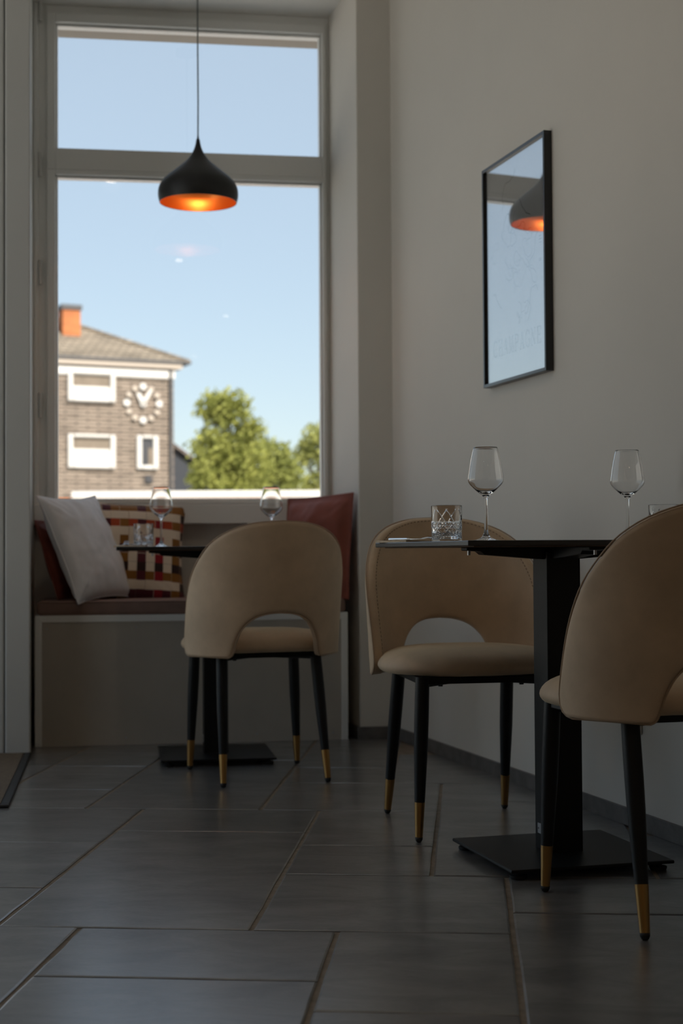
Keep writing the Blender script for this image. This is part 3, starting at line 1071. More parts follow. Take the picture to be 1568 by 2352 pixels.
    for (tx, ty), (fx, fy) in zip(tops, ((-0.172, -0.215), (0.172, -0.215), (0.19, 0.215), (-0.19, 0.215))):
        at = lambda z: (fx + (tx - fx) * (z / 0.415), fy + (ty - fy) * (z / 0.415), z)
        zs = [0.416, 0.36, 0.30, 0.24, 0.19, 0.14, 0.100]
        rs = [0.0180, 0.0185, 0.0186, 0.0180, 0.0164, 0.0146, 0.0131]
        lg = MB().tube([at(z) for z in zs], rs, 20).build('leg', M['black'], r, smooth=True, auto=0.8)
        MB().tube([at(z) for z in (0.1005, 0.09, 0.05, 0.013)], [0.0134, 0.0131, 0.0114, 0.0098], 20).build('brass_tip', M['brass'], lg, smooth=True, auto=0.8)
        MB().tube([at(z) for z in (0.0135, 0.007, 0.002, 0.0)], [0.0099, 0.0095, 0.0070, 0.004], 16).build('foot_pad', M['rubber'], lg, smooth=True)
    return r


chair_a = make_chair()
CH = 'taupe upholstered chairs with arched open backs'


def place_chair(o, x, y, facing, label):
    """facing: azimuth of the seat's forward direction, measured clockwise from +y"""
    o.location = (x, y, 0)
    o.rotation_euler.z = -facing
    tag(o, label, 'chair', CH)


chair_b = copy_tree(chair_a); chair_c = copy_tree(chair_a)
place_chair(chair_a, -0.276, 4.973, math.radians(-17.5), 'taupe chair seen from behind at the table by the window bench')
place_chair(chair_b, 0.335, 4.063, math.radians(180 - 11.3), 'taupe chair facing the camera behind the front table')
place_chair(chair_c, 0.676, 3.100, math.radians(-15.7), 'taupe chair nearest the camera, cut off by the right edge')


# ------------------------------------------------------------------ tableware
def make_wine_glass():
    r = empty('wine_glass')
    out = [(0.0, 0.0), (0.036, 0.0), (0.037, 0.0012), (0.034, 0.0028), (0.022, 0.0050), (0.012, 0.0095), (0.0072, 0.0165), (0.0050, 0.026), (0.0041, 0.045), (0.0038, 0.075), (0.0041, 0.098), (0.0052, 0.1055),
           (0.0085, 0.1095), (0.0150, 0.1145), (0.0245, 0.1225), (0.0340, 0.1315), (0.0402, 0.1395), (0.0425, 0.147), (0.0418, 0.156), (0.0395, 0.172), (0.0362, 0.192), (0.0320, 0.212), (0.0290, 0.2245), (0.0285, 0.225)]
    inn = [(0.0282, 0.2245), (0.0312, 0.212), (0.0354, 0.192), (0.0387, 0.172), (0.0410, 0.156), (0.0416, 0.147), (0.0392, 0.1405), (0.0328, 0.1330), (0.0230, 0.1245), (0.0120, 0.1180), (0.0, 0.1160)]
    def sm(pr, n):
        return [(max(0, q.x), q.y) for q in catmull([(a, b, 0) for a, b in pr], n)]
    o2 = sm(out, 60); o2[0] = (0, 0)
    i2 = sm(inn, 30); i2[-1] = (0, i2[-1][1])
    k = max(range(len(o2)), key=lambda q: 0 if o2[q][1] > 0.1 else o2[q][1])
    foot = [(a, b) for a, b in o2]
    MB().lathe(foot + i2, 64).build('glass_body', M['glass'], r, smooth=True)
    return r


def make_tumbler():
    r = empty('tumbler')
    H, R, seg = 0.088, 0.0375, 144
    mb = MB()
    nz = 72
    def cut(th, z):
        u = th / (2 * math.pi) * 8            # eight repeats round the glass
        v = z / H
        d = 0.0
        if 0.07 < v < 0.56:                   # crossed diamond cuts
            a = abs(((u + v * 3.2) % 1.0) - 0.5) * 2
            b = abs(((u - v * 3.2) % 1.0) - 0.5) * 2
            a2 = abs(((u * 2 + v * 6.4) % 1.0) - 0.5) * 2
            b2 = abs(((u * 2 - v * 6.4) % 1.0) - 0.5) * 2
            fade = min(1, (v - 0.07) / 0.04, (0.56 - v) / 0.05)
            d += 0.0017 * fade * max(0, 1 - min(a, b) / 0.30)
            d += 0.0008 * fade * max(0, 1 - min(a2, b2) / 0.45)
        if 0.42 < v < 0.90:                   # long leaf cuts crossing in a large X
            c = ((u / 2) % 1.0) - 0.5
            w = (v - 0.66) / 0.24
            for sg in (-1, 1):
                e = abs(c - sg * w * 0.24)
                d += 0.0016 * max(0, 1 - e / (0.045 * max(0.05, 1 - abs(w)))) * (1 if abs(w) < 1 else 0)
        return d
    rows = []
    for k in range(nz + 1):
        z = 0.002 + (H - 0.003) * k / nz
        rows.append([(R - 0.0008 * (1 - k / nz) - cut(2 * math.pi * q / seg, z), 2 * math.pi * q / seg, z) for q in range(seg)])
    prof_top = [(R - 0.0004, H - 0.0004), (R - 0.0012, H), (R - 0.0022, H - 0.0006)]
    for (rad, z) in prof_top:
        rows.append([(rad, 2 * math.pi * q / seg, z) for q in range(seg)])
    for (rad, z) in ((R - 0.0028, H - 0.004), (R - 0.0034, 0.05), (R - 0.0045, 0.022), (R - 0.009, 0.014), (R - 0.02, 0.0125)):
        rows.append([(rad, 2 * math.pi * q / seg, z) for q in range(seg)])
    for row in rows:
        for (rad, th, z) in row:
            mb.v.append((rad * math.cos(th), rad * math.sin(th), z))
    for a in range(len(rows) - 1):
        for q in range(seg):
            q2 = (q + 1) % seg
            mb.f.append((a * seg + q, a * seg + q2, (a + 1) * seg + q2, (a + 1) * seg + q))
    c1 = len(mb.v); mb.v.append((0, 0, 0.0125))
    last = (len(rows) - 1) * seg
    for q in range(seg):
        mb.f.append((last + q, last + (q + 1) % seg, c1))
    b0 = len(mb.v)
    for q in range(seg):
        t = 2 * math.pi * q / seg
        mb.v.append(((R - 0.004) * math.cos(t), (R - 0.004) * math.sin(t), 0.0))
    c2 = len(mb.v); mb.v.append((0, 0, 0.0012))
    for q in range(seg):
        q2 = (q + 1) % seg
        mb.f.append((b0 + q, b0 + q2, q2, q)); mb.f.append((c2, b0 + q2, b0 + q))
    o = mb.build('glass_body', M['glass'], r, smooth=True)
    o.data.set_sharp_from_angle(angle=0.35)
    return r


TZ = 0.7597


def on_table(c, ang, x, y):
    return Vector((c.x + x * math.cos(ang) - y * math.sin(ang), c.y + x * math.sin(ang) + y * math.cos(ang), TZ))


wg = make_wine_glass()
wgs = [wg] + [copy_tree(wg) for _ in range(3)]
for o, loc, lab in zip(wgs, [Vector((0.345, 3.574, TZ)), Vector((0.709, 3.709, TZ)), Vector((-0.671, 5.57, TZ)), Vector((-0.264, 5.63, TZ))],
                       ['empty stemmed wine glass beside the cut tumbler on the front table', 'empty wine glass on the front table, partly behind the nearest chair',
                        'empty wine glass on the far table in front of the plaid pillow', 'empty wine glass showing above the back of the far chair']):
    o.location = loc
    o.rotation_euler.z = random.uniform(0, 6)
    tag(o, lab, 'wine glass', 'wine glasses on the tables')
tb = make_tumbler()
tbs = [tb] + [copy_tree(tb) for _ in range(2)]
for o, loc, lab, rz in zip(tbs, [Vector((0.254, 3.62, TZ)), Vector((0.788, 3.66, TZ)), Vector((-0.741, 5.60, TZ))],
                           ['cut crystal tumbler at the left corner of the front table', 'cut crystal tumbler half hidden behind the nearest chair', 'cut crystal tumbler on the far table against the plaid pillow'],
                           [0.4, 1.2, 0.2]):
    o.location = loc
    o.rotation_euler.z = rz
    tag(o, lab, 'tumbler', 'cut crystal tumblers on the tables')


def make_fork():
    r = empty('fork')
    L = 0.19
    mb = MB()
    pts = [(0, 0, 0.003), (0.03, 0, 0.0028), (0.09, 0, 0.005), (0.125, 0, 0.0085), (0.14, 0, 0.008)]
    wid = [0.009, 0.0085, 0.0045, 0.004, 0.009]
    for (x, y, z), w in zip(pts, wid):
        mb.v += [(x, -w, z - 0.001), (x, w, z - 0.001), (x, w, z + 0.001), (x, -w, z + 0.001)]
    for q in range(len(pts) - 1):
        for e in range(4):
            mb.f.append((q * 4 + e, q * 4 + (e + 1) % 4, q * 4 + 4 + (e + 1) % 4, q * 4 + 4 + e))
    mb.f += [(0, 1, 2, 3), (19, 18, 17, 16)]
    mb.build('handle', M['steel'], r, bevel=0.0006, smooth=False)
    for k in range(4):
        y = -0.0078 + 0.0052 * k
        MB().tube([(0.137, y, 0.008), (0.15, y, 0.0058), (0.17, y, 0.0090), (0.19, y * 0.95, 0.020)], [0.0014, 0.0014, 0.0012, 0.0006], 8).build('tine', M['steel'], r, smooth=True)
    return r


def make_knife():
    r = empty('table_knife')
    MB().add([(0, -0.007, 0.0005), (0.1, -0.005, 0.0005), (0.1, 0.005, 0.0005), (0, 0.007, 0.0005), (0, -0.006, 0.006), (0.1, -0.0045, 0.0055), (0.1, 0.0045, 0.0055), (0, 0.006, 0.006)],
             [(0, 3, 2, 1), (4, 5, 6, 7), (0, 1, 5, 4), (1, 2, 6, 5), (2, 3, 7, 6), (3, 0, 4, 7)]).build('handle', M['steel'], r, bevel=0.0018, seg=3)
    MB().add([(0.1, -0.005, 0.002), (0.16, -0.009, 0.002), (0.2, -0.006, 0.002), (0.21, 0.004, 0.002), (0.1, 0.005, 0.002), (0.1, -0.005, 0.0032), (0.16, -0.009, 0.0024), (0.2, -0.006, 0.0024), (0.21, 0.004, 0.0036), (0.1, 0.005, 0.0036)],
             [(4, 3, 2, 1, 0), (5, 6, 7, 8, 9), (0, 1, 6, 5), (1, 2, 7, 6), (2, 3, 8, 7), (3, 4, 9, 8), (4, 0, 5, 9)]).build('blade', M['steel'], r)
    return r


def make_napkin():
    mb = MB()
    n, m = 16, 10
    for s in (0, 1):
        for j in range(m + 1):
            for i in range(n + 1):
                x, y = (i / n - 0.5) * 0.17, (j / m - 0.5) * 0.085
                w = 0.001 * math.sin(x * 70) + 0.001 * noise.noise(Vector((x * 30, y * 30, 1)))
                mb.v.append((x, y, (0.0045 + w) if s else 0.0))
    for s in (0, 1):
        o = s * (n + 1) * (m + 1)
        for j in range(m):
            for i in range(n):
                a = o + j * (n + 1) + i
                mb.f.append((a, a + 1, a + n + 2, a + n + 1))
    o2 = (n + 1) * (m + 1)
    per = [i for i in range(n)] + [j * (n + 1) + n for j in range(m)] + [m * (n + 1) + i for i in range(n, 0, -1)] + [j * (n + 1) for j in range(m, 0, -1)]
    for a, b in zip(per, per[1:] + per[:1]):
        mb.f.append((a, b, b + o2, a + o2))
    return mb.build('folded_napkin', M['napkin'], None, smooth=True, auto=0.8)


def table_setting(c, ang, px, py, rz, where, first):
    nap, kn, fk = first
    nap.location = on_table(c, ang, px, py); nap.rotation_euler.z = ang + rz
    tag(nap, 'folded beige linen napkin under the cutlery on the ' + where, 'napkin', 'napkins on the tables')
    d = Vector((math.cos(ang + rz), math.sin(ang + rz), 0)); s = Vector((-d.y, d.x, 0))
    kn.location = nap.location - d * 0.06 - s * 0.012 + Vector((0, 0, 0.0055)); kn.rotation_euler.z = ang + rz
    tag(kn, 'polished steel table knife on the napkin of the ' + where, 'knife', 'table knives')
    fk.location = nap.location - d * 0.055 + s * 0.022 + Vector((0, 0, 0.0035)); fk.rotation_euler.z = ang + rz + 0.05
    tag(fk, 'polished steel fork with tines up on the ' + where, 'fork', 'table forks')


set1 = (make_napkin(), make_knife(), make_fork())
set2 = tuple(copy_tree(o) for o in set1)
table_setting(NEAR_C, NEAR_A, -0.303, 0.241, -1.396, 'front table', set1)
table_setting(FAR_C, FAR_A, -0.303, 0.10, 1.4, 'far table', set2)


# ------------------------------------------------------------------ pendant lamp, ceiling spots
def make_lamp():
    x, y, zr = -0.556, 5.85, 2.114
    L = tag(empty('pendant_lamp', (x, y, zr)), 'black onion-shaped pendant lamp with glowing copper inside', 'lamp')
    prof = [(0.1515, 0.0), (0.1560, 0.018), (0.1573, 0.036), (0.1540, 0.058), (0.1430, 0.080), (0.1240, 0.100), (0.0990, 0.121), (0.0730, 0.142), (0.0500, 0.162), (0.0320, 0.183), (0.0200, 0.203), (0.0125, 0.222), (0.0085, 0.240), (0.0072, 0.250)]
    P = [(max(0, q.x), q.y) for q in catmull([(a, b, 0) for a, b in prof], 44)]
    inner = [(max(0.002, a - 0.0022), max(0.0, b - 0.0014 if b > 0.05 else b)) for a, b in P if b < 0.225]
    sh = MB().lathe(P + [(0, 0.2505)], 72).build('shade', M['shade'], L, smooth=True)
    MB().lathe(inner, 72).build('shade_lining', M['copper'], L, smooth=True)
    MB().lathe([(0.1515, 0.0), (0.1493, 0.0), (0.1493, 0.0012), (0.1517, 0.0012)], 72, closed=True).build('rim', M['shade'], L, smooth=True)
    MB().lathe([(0, 0.275), (0.0022, 0.275), (0.0035, 0.262), (0.0045, 0.254), (0.0066, 0.2505), (0, 0.2505)], 20).build('cord_grip', M['shade'], L, smooth=True)
    top = 3.03 - zr
    MB().tube([(0, 0, 0.262), (0.001, 0, 0.4), (0, 0.001, 0.6), (0, 0, top - 0.03)], 0.0029, 10).build('cord', M['cord'], L, smooth=True)
    MB().lathe([(0, top), (0.05, top), (0.05, top - 0.02), (0.03, top - 0.03), (0, top - 0.03)], 32).build('ceiling_rose', M['shade'], L, smooth=True, auto=0.6)
    MB().lathe([(0.017, 0.20), (0.017, 0.15), (0, 0.15), ], 24).build('lamp_holder', M['shade'], L, smooth=True, auto=0.6)
    bl = [(0, 0.088), (0.011, 0.090), (0.020, 0.097), (0.0235, 0.108), (0.021, 0.122), (0.015, 0.136), (0.0125, 0.15)]
    MB().lathe([(max(0, q.x), q.y) for q in catmull([(a, b, 0) for a, b in bl], 20)], 32).build('bulb', M['bulb'], L, smooth=True)
    li = bpy.data.lights.new('bulb_light', 'POINT')
    li.energy = 0.45; li.color = (1.0, 0.58, 0.26); li.shadow_soft_size = 0.024
    lo = bpy.data.objects.new('bulb_light', li)
    lo.location = (0, 0, 0.07); lo.parent = L
    COL.objects.link(lo)


def make_spots():
    spots = ((-0.53, 3.324, 9, 'small round ceiling downlight above the aisle beside the front table'), (0.342, 0.984, 3, 'small round ceiling downlight above the camera'),
             (-1.3, -0.9, 16, 'small round ceiling downlight added as fill light on the entrance side of the room'), (1.3, -1.6, 8, 'small round ceiling downlight added as fill light behind the camera by the picture wall'),  # these two are unseen extras, added as warm fill
             (1.6, -4.6, 25, 'small round ceiling downlight at the back of the room'))
    for x, y, en, lab in spots:
        s = tag(empty('ceiling_spot', (x, y, 3.04)), lab, 'downlight', 'ceiling downlights')
        MB().lathe([(0.032, 0.0), (0.048, 0.0), (0.046, -0.006), (0.034, -0.008), (0.030, -0.002)], 32, closed=True).build('trim_ring', M['plastic'], s, smooth=True)
        MB().lathe([(0, -0.003), (0.031, -0.003), (0.031, 0.0), (0, 0.0)], 32).build('lens', M['spot_glow'], s)
        li = bpy.data.lights.new('downlight', 'SPOT')
        li.energy = en; li.color = (1.0, 0.78, 0.54); li.spot_size = 2.7; li.spot_blend = 0.6; li.shadow_soft_size = 0.06
        lo = bpy.data.objects.new('downlight', li)
        lo.location = (0, 0, -0.012); lo.parent = s
        COL.objects.link(lo)


make_lamp()
make_spots()


# ------------------------------------------------------------------ picture, socket, doormat
def strip(mb, pts, w, y):
    """flat ribbon in the xz plane"""
    n = len(pts)
    for i, (x, z) in enumerate(pts):
        a, b = pts[max(0, i - 1)], pts[min(n - 1, i + 1)]
        dx, dz = b[0] - a[0], b[1] - a[1]
        l = math.hypot(dx, dz) or 1
        nx, nz = -dz / l * w / 2, dx / l * w / 2
        mb.v += [(x - nx, y, z - nz), (x + nx, y, z + nz)]
    o = len(mb.v) - 2 * n
    for i in range(n - 1):
        mb.f.append((o + 2 * i, o + 2 * i + 2, o + 2 * i + 3, o + 2 * i + 1))


def make_picture():
    # local x runs left to right as seen from the room, y out of the room side is negative
    c = rw(0.7275, 0.0, 1.2765)
    P = tag(empty('picture', c), 'tall black framed map poster behind reflecting glass on the wall', 'picture')
    m = Matrix.Identity(4)
    X = Vector((-RD.x, -RD.y, 0)); Y = Vector((-RN.x, -RN.y, 0)); Z = Vector((0, 0, 1))
    for k, v in enumerate((X, Y, Z)):
        m[0][k], m[1][k], m[2][k] = v
    m[0][3], m[1][3], m[2][3] = c
    P.matrix_world = m
    hw, H, t, d = 0.2525, 0.725, 0.011, 0.026
    mb = MB()
    mb.box(-hw, -hw + t, -d, 0, 0, H); mb.box(hw - t, hw, -d, 0, 0, H)
    mb.box(-hw + t, hw - t, -d, 0, 0, t); mb.box(-hw + t, hw - t, -d, 0, H - t, H)
    mb.build('frame', M['frame_black'], P, bevel=0.0012)
    pr = MB().box(-hw + t, hw - t, -0.012, -0.004, t, H - t).build('print', M['paper'], P)
    MB().box(-hw + t, hw - t, -0.0185, -0.0165, t, H - t).build('pane', M['art_glass'], P)
    # lettering CHAMPAGNE in serif capitals
    G = {'C': [([(0.9, 0.78), (0.75, 0.95), (0.5, 1.0), (0.25, 0.9), (0.1, 0.65), (0.08, 0.4), (0.2, 0.12), (0.48, 0.0), (0.75, 0.06), (0.92, 0.25)], 1), ([(0.9, 0.98), (0.9, 0.7)], .5)],
         'H': [([(0.2, 0), (0.2, 1)], 1.2), ([(0.8, 0), (0.8, 1)], 1.2), ([(0.2, .5), (0.8, .5)], .6), ([(0.02, 0), (0.38, 0)], .5), ([(0.62, 0), (0.98, 0)], .5), ([(0.02, 1), (0.38, 1)], .5), ([(0.62, 1), (0.98, 1)], .5)],
         'A': [([(0.15, 0), (0.48, 1)], .6), ([(0.48, 1), (0.85, 0)], 1.3), ([(0.27, .34), (0.72, .34)], .6), ([(0, 0), (0.3, 0)], .5), ([(0.66, 0), (1.0, 0)], .5)],
         'M': [([(0.15, 0), (0.15, 1)], .6), ([(0.15, 1), (0.5, 0.05)], 1.2), ([(0.5, 0.05), (0.85, 1)], .6), ([(0.85, 0), (0.85, 1)], 1.2), ([(0, 0), (0.3, 0)], .5), ([(0.68, 0), (1, 0)], .5), ([(0, 1), (0.2, 1)], .5), ([(0.8, 1), (1, 1)], .5)],
         'P': [([(0.22, 0), (0.22, 1)], 1.2), ([(0.22, 0.98), (0.6, 0.98), (0.82, 0.88), (0.86, 0.73), (0.78, 0.56), (0.58, 0.48), (0.22, 0.48)], .9), ([(0.02, 0), (0.44, 0)], .5), ([(0.02, 1), (0.3, 1)], .5)],
         'G': [([(0.88, 0.8), (0.72, 0.96), (0.48, 1.0), (0.24, 0.9), (0.1, 0.65), (0.08, 0.4), (0.2, 0.12), (0.48, 0.0), (0.72, 0.05), (0.84, 0.14)], 1), ([(0.84, 0.42), (0.84, 0.04)], 1.2), ([(0.62, .43), (1, .43)], .5), ([(0.88, 1), (0.88, 0.72)], .5)],
         'N': [([(0.18, 0), (0.18, 1)], .6), ([(0.18, 1), (0.82, 0.02)], 1.3), ([(0.82, 0.02), (0.82, 1)], .6), ([(0.02, 0), (0.34, 0)], .5), ([(0.02, 1), (0.24, 1)], .5), ([(0.66, 1), (0.98, 1)], .5)],
         'E': [([(0.22, 0), (0.22, 1)], 1.2), ([(0.05, 0.98), (0.85, 0.98)], .6), ([(0.22, .5), (0.65, .5)], .6), ([(0.05, 0.02), (0.88, 0.02)], .6), ([(0.86, 0.02), (0.86, 0.24)], .5), ([(0.83, 0.98), (0.83, 0.76)], .5), ([(0.64, .4), (0.64, .6)], .5)]}
    lw, lh, x0, z0 = 0.036, 0.052, -0.195, 0.094
    for k, ch in enumerate('CHAMPAGNE'):
        mb = MB()
        for pts, wt in G[ch]:
            strip(mb, [(x0 + k * 0.0438 + a * lw, z0 + b * lh) for a, b in pts], 0.0056 * wt, -0.0124)
        mb.build('letter', M['ink_soft'], pr)
    rnd = random.Random(21)
    mb = MB()
    for q in range(26):                                  # wandering map lines
        x, z = rnd.uniform(-0.18, 0.2), rnd.uniform(0.2, 0.62)
        a = rnd.uniform(0, 6.28)
        pts = [(x, z)]
        for s in range(rnd.randint(14, 40)):
            a += rnd.uniform(-0.75, 0.75)
            x += math.cos(a) * 0.0065; z += math.sin(a) * 0.0065
            if abs(x) > 0.21 or z > 0.68 or z < 0.17:
                break
            pts.append((x, z))
        if len(pts) > 3:
            strip(mb, pts, rnd.choice((0.0012, 0.0018, 0.0026)), -0.0123 - q * 0.00001)
    tag(mb.build('map_lines', M['ink'], pr), kind='stuff')
    mb = MB()
    strip(mb, [(0.205, 0.13), (0.205, 0.60)], 0.0008, -0.0126)
    for z in (0.40, 0.41, 0.42, 0.35, 0.345):
        strip(mb, [(0.178, z), (0.196, z)], 0.0035, -0.0126)
    mb.build('legend', M['ink_soft'], pr)


def make_socket():
    c = rw(-0.02, 0.0, 0.29)
    S = tag(empty('wall_socket', c), 'white wall socket low on the wall behind the nearest chair', 'socket')
    m = Matrix.Identity(4)
    X = Vector((-RD.x, -RD.y, 0)); Y = Vector((-RN.x, -RN.y, 0))
    for k, v in enumerate((X, Y, Vector((0, 0, 1)))):
        m[0][k], m[1][k], m[2][k] = v
    m[0][3], m[1][3], m[2][3] = c
    S.matrix_world = m
    MB().box(-0.04, 0.04, -0.009, 0.0, -0.04, 0.04).build('cover_plate', M['plastic'], S, bevel=0.003, seg=3)
    o = MB().lathe([(0.021, 0), (0.021, 0.002), (0.019, 0.002), (0.018, -0.004), (0, -0.004)], 28).build('insert', M['plastic'], S, smooth=True, auto=0.5)
    o.rotation_euler = (math.pi / 2, 0, 0); o.location = (0, -0.0095, 0)


def make_doormat():
    D = tag(empty('doormat', fw(-1.922, -1.290, 0.001), AW), 'brown doormat with dark rubber edge by the entrance', 'doormat')
    hx, hy = 0.66, 0.58
    MB().box(-hx + 0.025, hx - 0.025, -hy + 0.02, hy - 0.02, 0, 0.011).build('pile', M['mat_pile'], D)
    for (x0, x1, y0, y1) in ((-hx, hx, -hy, -hy + 0.026), (-hx, hx, hy - 0.026, hy), (-hx, -hx + 0.026, -hy + 0.026, hy - 0.026), (hx - 0.026, hx, -hy + 0.026, hy - 0.026)):
        MB().box(x0, x1, y0, y1, 0, 0.009).build('edge_strip', M['mat_edge'], D, bevel=0.003)


make_picture()
make_socket()
make_doormat()


# ------------------------------------------------------------------ outside
def make_outside():
    g = MB().box(-70, 70, -60, 140, -1.2, -0.9)
    tag(g.build('ground', M['street']), kind='structure')
    # the clad house with the clock: local x along its front (to the right), y away from the street
    ang = math.radians(25)
    B = tag(empty('clock_house', (-6.83, 61.0, -0.9), ang), 'house with weathered cladding, white windows and a wall clock', 'house')
    L, D, ZT = 14.0, 9.0, 9.45
    zz = lambda z: z + 0.9
    wall = MB().box(-L, 0, 0, D, 0, ZT).build('wall', M['plank'], B)
    MB().box(-L, 0.03, -0.10, 0.0, ZT - 0.68, ZT - 0.38).build('frieze', M['outside_white'], B)
    # hip roof with overhang
    e, rise = 0.62, 2.3
    x0, x1, y0, y1, zr = -L - e, e, -0.22, D + 0.22, ZT
    hd = (y1 - y0) / 2
    rf = MB().add([(x0, y0, zr), (x1, y0, zr), (x1, y1, zr), (x0, y1, zr), (x0 + hd, y0 + hd, zr + rise), (x1 - hd, y0 + hd, zr + rise)],
                  [(0, 1, 5, 4), (1, 2, 5), (2, 3, 4, 5), (3, 0, 4), (3, 2, 1, 0)]).build('roof', M['roof'], B)
    MB().tube([(x1, y0, zr + 0.03), (x1 - hd, y0 + hd, zr + rise + 0.03)], 0.09, 8).build('hip_tiles', M['roof'], rf)
    MB().box(x0, x1, y0 - 0.06, y0 + 0.04, zr - 0.06, zr + 0.04).build('gutter', M['gutter'], B)
    MB().box(x1 - 0.04, x1 + 0.08, y0, y1, zr - 0.06, zr + 0.04).build('gutter', M['gutter'], B)
    MB().box(x0 + 0.05, x1 - 0.3, y0 + 0.02, y1 - 0.05, zr - 0.27, zr - 0.02).build('eaves_board', M['outside_cream'], B)
    MB().tube([(-0.16, -0.14, zr - 0.3), (-0.16, -0.14, 0)], 0.06, 8).build('downpipe', M['gutter'], B)
    ch = MB().box(-4.02, -3.28, 2.2, 3.0, zr + 0.6, zr + 2.28).build('chimney', M['chimney'], B)
    MB().box(-4.08, -3.22, 2.14, 3.06, zr + 2.28, zr + 2.48).build('chimney_cap', M['gutter'], ch)
    # windows: white box surround, net curtain above a white lower panel
    def win(xa, xb, za, zb, split, slim=False):
        f = MB()
        t = 0.2 if not slim else 0.21
        f.box(xa, xa + t, -0.2, 0, za, zb); f.box(xb - t, xb, -0.2, 0, za, zb)
        f.box(xa + t, xb - t, -0.2, 0, zb - 0.12, zb); f.box(xa + t, xb - t, -0.2, 0, za, za + 0.16)
        w = f.build('window', M['outside_white'], B, bevel=0.06, seg=2)
        if slim:
            MB().box(xa + t, xb - t, -0.06, -0.04, za + 0.16, zb - 0.12).build('pane', M['dark_glass'], w)
            MB().box((xa + xb) / 2 + 0.06, xb - t, -0.08, -0.06, za + 0.16, zb - 0.5).build('curtain', M['curtain'], w)
        else:
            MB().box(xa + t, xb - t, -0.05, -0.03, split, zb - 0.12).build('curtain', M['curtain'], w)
            MB().box(xa + t, xb - t, -0.08, -0.05, za + 0.16, split).build('lower_panel', M['outside_white'], w)
    win(-4.42, -2.49, zz(6.80), zz(8.02), zz(7.42))
    win(-4.42, -2.49, zz(4.15), zz(5.50), zz(4.92))
    win(-1.60, -0.70, zz(4.15), zz(5.52), 0, True)
    MB().box(-1.25, -0.95, -0.12, 0, zz(3.62), zz(3.9)).build('vent_cover', M['dark_glass'], B)
    # clock: twelve markers and two hands fixed to the wall
    cx, cz, R = -1.33, zz(6.82), 0.70
    C = empty('wall_clock', (cx, -0.1, cz), 0, B)
    for q in range(12):
        a = math.radians(30 * q)
        r_ = 0.135 if q % 3 == 0 else 0.108
        o = MB().lathe([(0, -0.04), (r_, -0.04), (r_, 0.04), (0, 0.04)], 20).build('hour_marker', M['outside_white'] if q % 3 == 0 else M['outside_cream'], C)
        o.rotation_euler = (math.pi / 2, 0, 0)
        o.location = (math.sin(a) * R * 0.97, 0, math.cos(a) * R * 0.97)
    for a, l, w in ((math.radians(-28), 0.46, 0.16), (math.radians(31), 0.62, 0.13)):
        d = Vector((math.sin(a), 0, math.cos(a))); s = Vector((math.cos(a), 0, -math.sin(a)))
        pts = [d * -0.14 - s * w * .6, d * l - s * w * .5, d * l + s * w * .5, d * -0.14 + s * w * .6]
        mb = MB()
        mb.v = [(p.x, -0.06, p.z) for p in pts] + [(p.x, 0.02, p.z) for p in pts]
        mb.f = [(0, 1, 2, 3), (7, 6, 5, 4), (0, 4, 5, 1), (1, 5, 6, 2), (2, 6, 7, 3), (3, 7, 4, 0)]
        mb.build('clock_hand', M['outside_white'], C)

    # neighbouring roofs
    def gable(name, label, loc, rz, w, d, hwall, rise, wm, rm):
        H = tag(empty(name, loc, rz), label, 'house')
        MB().box(-w / 2, w / 2, 0, d, 0, hwall).build('wall', wm, H)
        MB().add([(-w / 2, 0, hwall), (w / 2, 0, hwall), (0, 0, hwall + rise), (-w / 2, d, hwall), (w / 2, d, hwall), (0, d, hwall + rise)], [(0, 1, 2), (5, 4, 3)]).build('gable', wm, H)
        for sg in (-1, 1):
            e = 0.3
            xo, zo = sg * (w / 2 + e), hwall - e * rise / (w / 2)
            vs_ = [(0, -e, hwall + rise), (xo, -e, zo), (xo, d + e, zo), (0, d + e, hwall + rise)]
            vs_ += [(x, y, z + 0.15) for x, y, z in vs_]
            MB().add(vs_, [(0, 1, 2, 3), (7, 6, 5, 4), (0, 4, 5, 1), (1, 5, 6, 2), (2, 6, 7, 3), (3, 7, 4, 0)]).build('roof_slope', rm, H)
        return H
    gable('gabled_house', 'dark slate-hung gabled house between the clock house and the tree', (-9.2, 72, -0.9), math.radians(14), 7.4, 9, 5.0, 2.6, M['slate_wall'], M['roof_dark'])
    gable('gabled_house', 'pale rendered house with grey roof behind the trees at the window edge', (1.6, 66, -0.9), math.radians(8), 9, 8, 3.9, 1.9, M['render'], M['roof'])
    # low white flat roof along the street
    K = tag(empty('garage_row', (-2.9, 25.6, -0.9), math.radians(1)), 'long low garage with broad white roof edge across the street', 'garage')
    MB().box(-2.6, 3.6, 0.08, 3.0, 0, 2.60).build('wall', M['chimney'], K)
    MB().box(-1.72, 3.8, 0, 3.2, 2.585, 2.71).build('roof_edge', M['outside_white'], K, bevel=0.02)
    MB().box(-2.7, -1.74, 0.2, 3.2, 2.46, 2.60).build('roof_edge', M['outside_cream'], K, bevel=0.02)

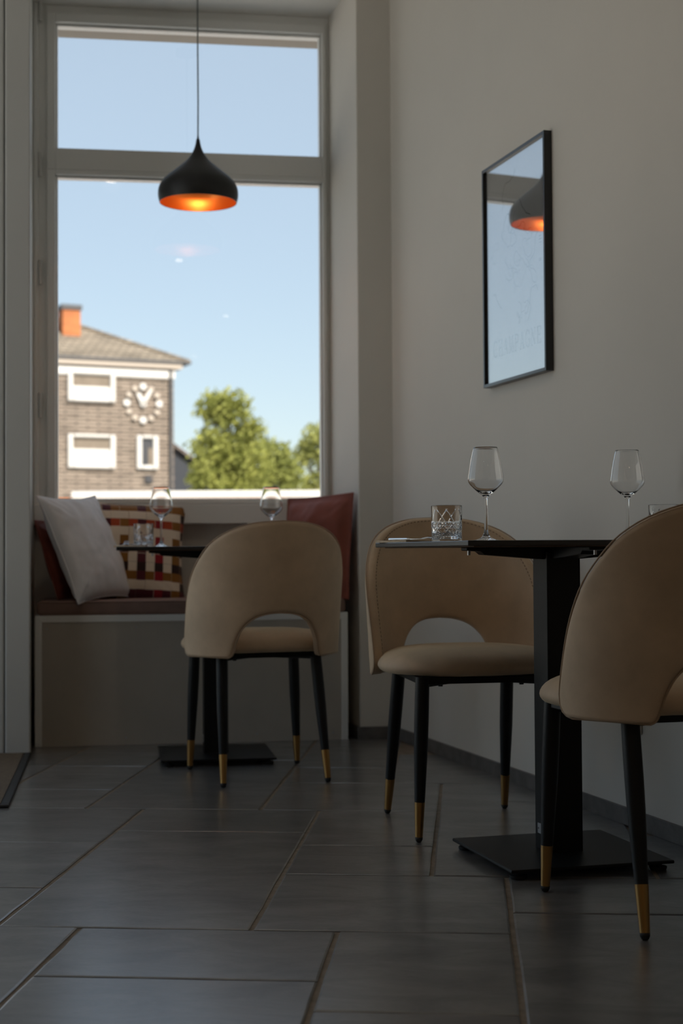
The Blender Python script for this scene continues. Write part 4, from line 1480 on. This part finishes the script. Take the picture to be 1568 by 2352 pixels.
    def tree(label, x, y, blobs, nleaf, mat, seed, base=-0.9, size=0.2):
        T = tag(empty('tree', (x, y, base)), label, 'tree', 'trees across the street')
        rnd = random.Random(seed)
        mb = MB()
        zlow = min(b[2] - b[3] * 0.5 for b in blobs)
        mb.tube([(0, 0, 0), (0.05, 0, zlow * 0.6), (0, 0.05, zlow + 0.8)], [0.17, 0.13, 0.07], 10)
        for b in blobs:
            mb.tube([(0, 0, zlow * 0.8), (b[0] * 0.5, b[1] * 0.5, (zlow + b[2]) / 2), (b[0], b[1], b[2])], [0.08, 0.05, 0.02], 6)
        mb.build('trunk', M['bark'], T, smooth=True)
        lv = MB()
        tot = sum(b[3] ** 2 for b in blobs)
        for (bx, by, bz, br) in blobs:
            for q in range(int(nleaf * br * br / tot)):
                v = Vector((rnd.gauss(0, 1), rnd.gauss(0, 1), rnd.gauss(0, 1))).normalized()
                rad = br * (rnd.random() ** 0.4) * (0.82 + 0.5 * noise.noise(v * 2.4 + Vector((bx, by, bz + seed))))
                c = Vector((bx, by, bz)) + v * rad
                n1 = Vector((rnd.gauss(0, 1), rnd.gauss(0, 1), rnd.gauss(0, 1))).normalized()
                a = n1.orthogonal().normalized(); b = n1.cross(a)
                s = size * rnd.uniform(0.5, 1.1)
                lv.add([c - a * s * .5, c + b * s * .28, c + a * s * .5, c - b * s * .28], [(0, 1, 2, 3)])
        me = lv.mesh('crown', mat, fix=False)
        o = bpy.data.objects.new('crown', me); COL.objects.link(o); o.parent = T
        return T
    tree('tall bushy yellow-green tree in the middle of the window view', -3.45, 45, [(-0.25, 0, 4.75, 1.05), (0.15, -0.2, 5.95, 0.75), (-0.45, 0.2, 6.0, 0.62), (0.55, 0, 4.3, 1.0), (-0.5, -0.3, 3.9, 0.8), (0.1, -0.4, 3.3, 0.9), (0.7, 0.1, 5.3, 0.6)], 9000, M['leaf1'], 4)
    tree('lower rounded tree just right of the tallest tree', -2.27, 48.5, [(0, 0, 4.5, 0.85), (0.5, 0, 4.0, 0.75), (-0.5, -0.2, 3.7, 0.7), (0.35, -0.3, 3.3, 0.45)], 4200, M['leaf2'], 9, base=-0.75)
    tree('pale leafy tree cut by the right edge of the window', -0.76, 51, [(0, 0, 5.15, 0.8), (-0.5, 0, 4.7, 0.55), (0.45, 0, 4.3, 0.8), (-0.3, -0.2, 3.7, 0.45), (0.7, 0.2, 5.3, 0.8)], 4200, M['leaf3'], 14, base=-0.65)


make_outside()
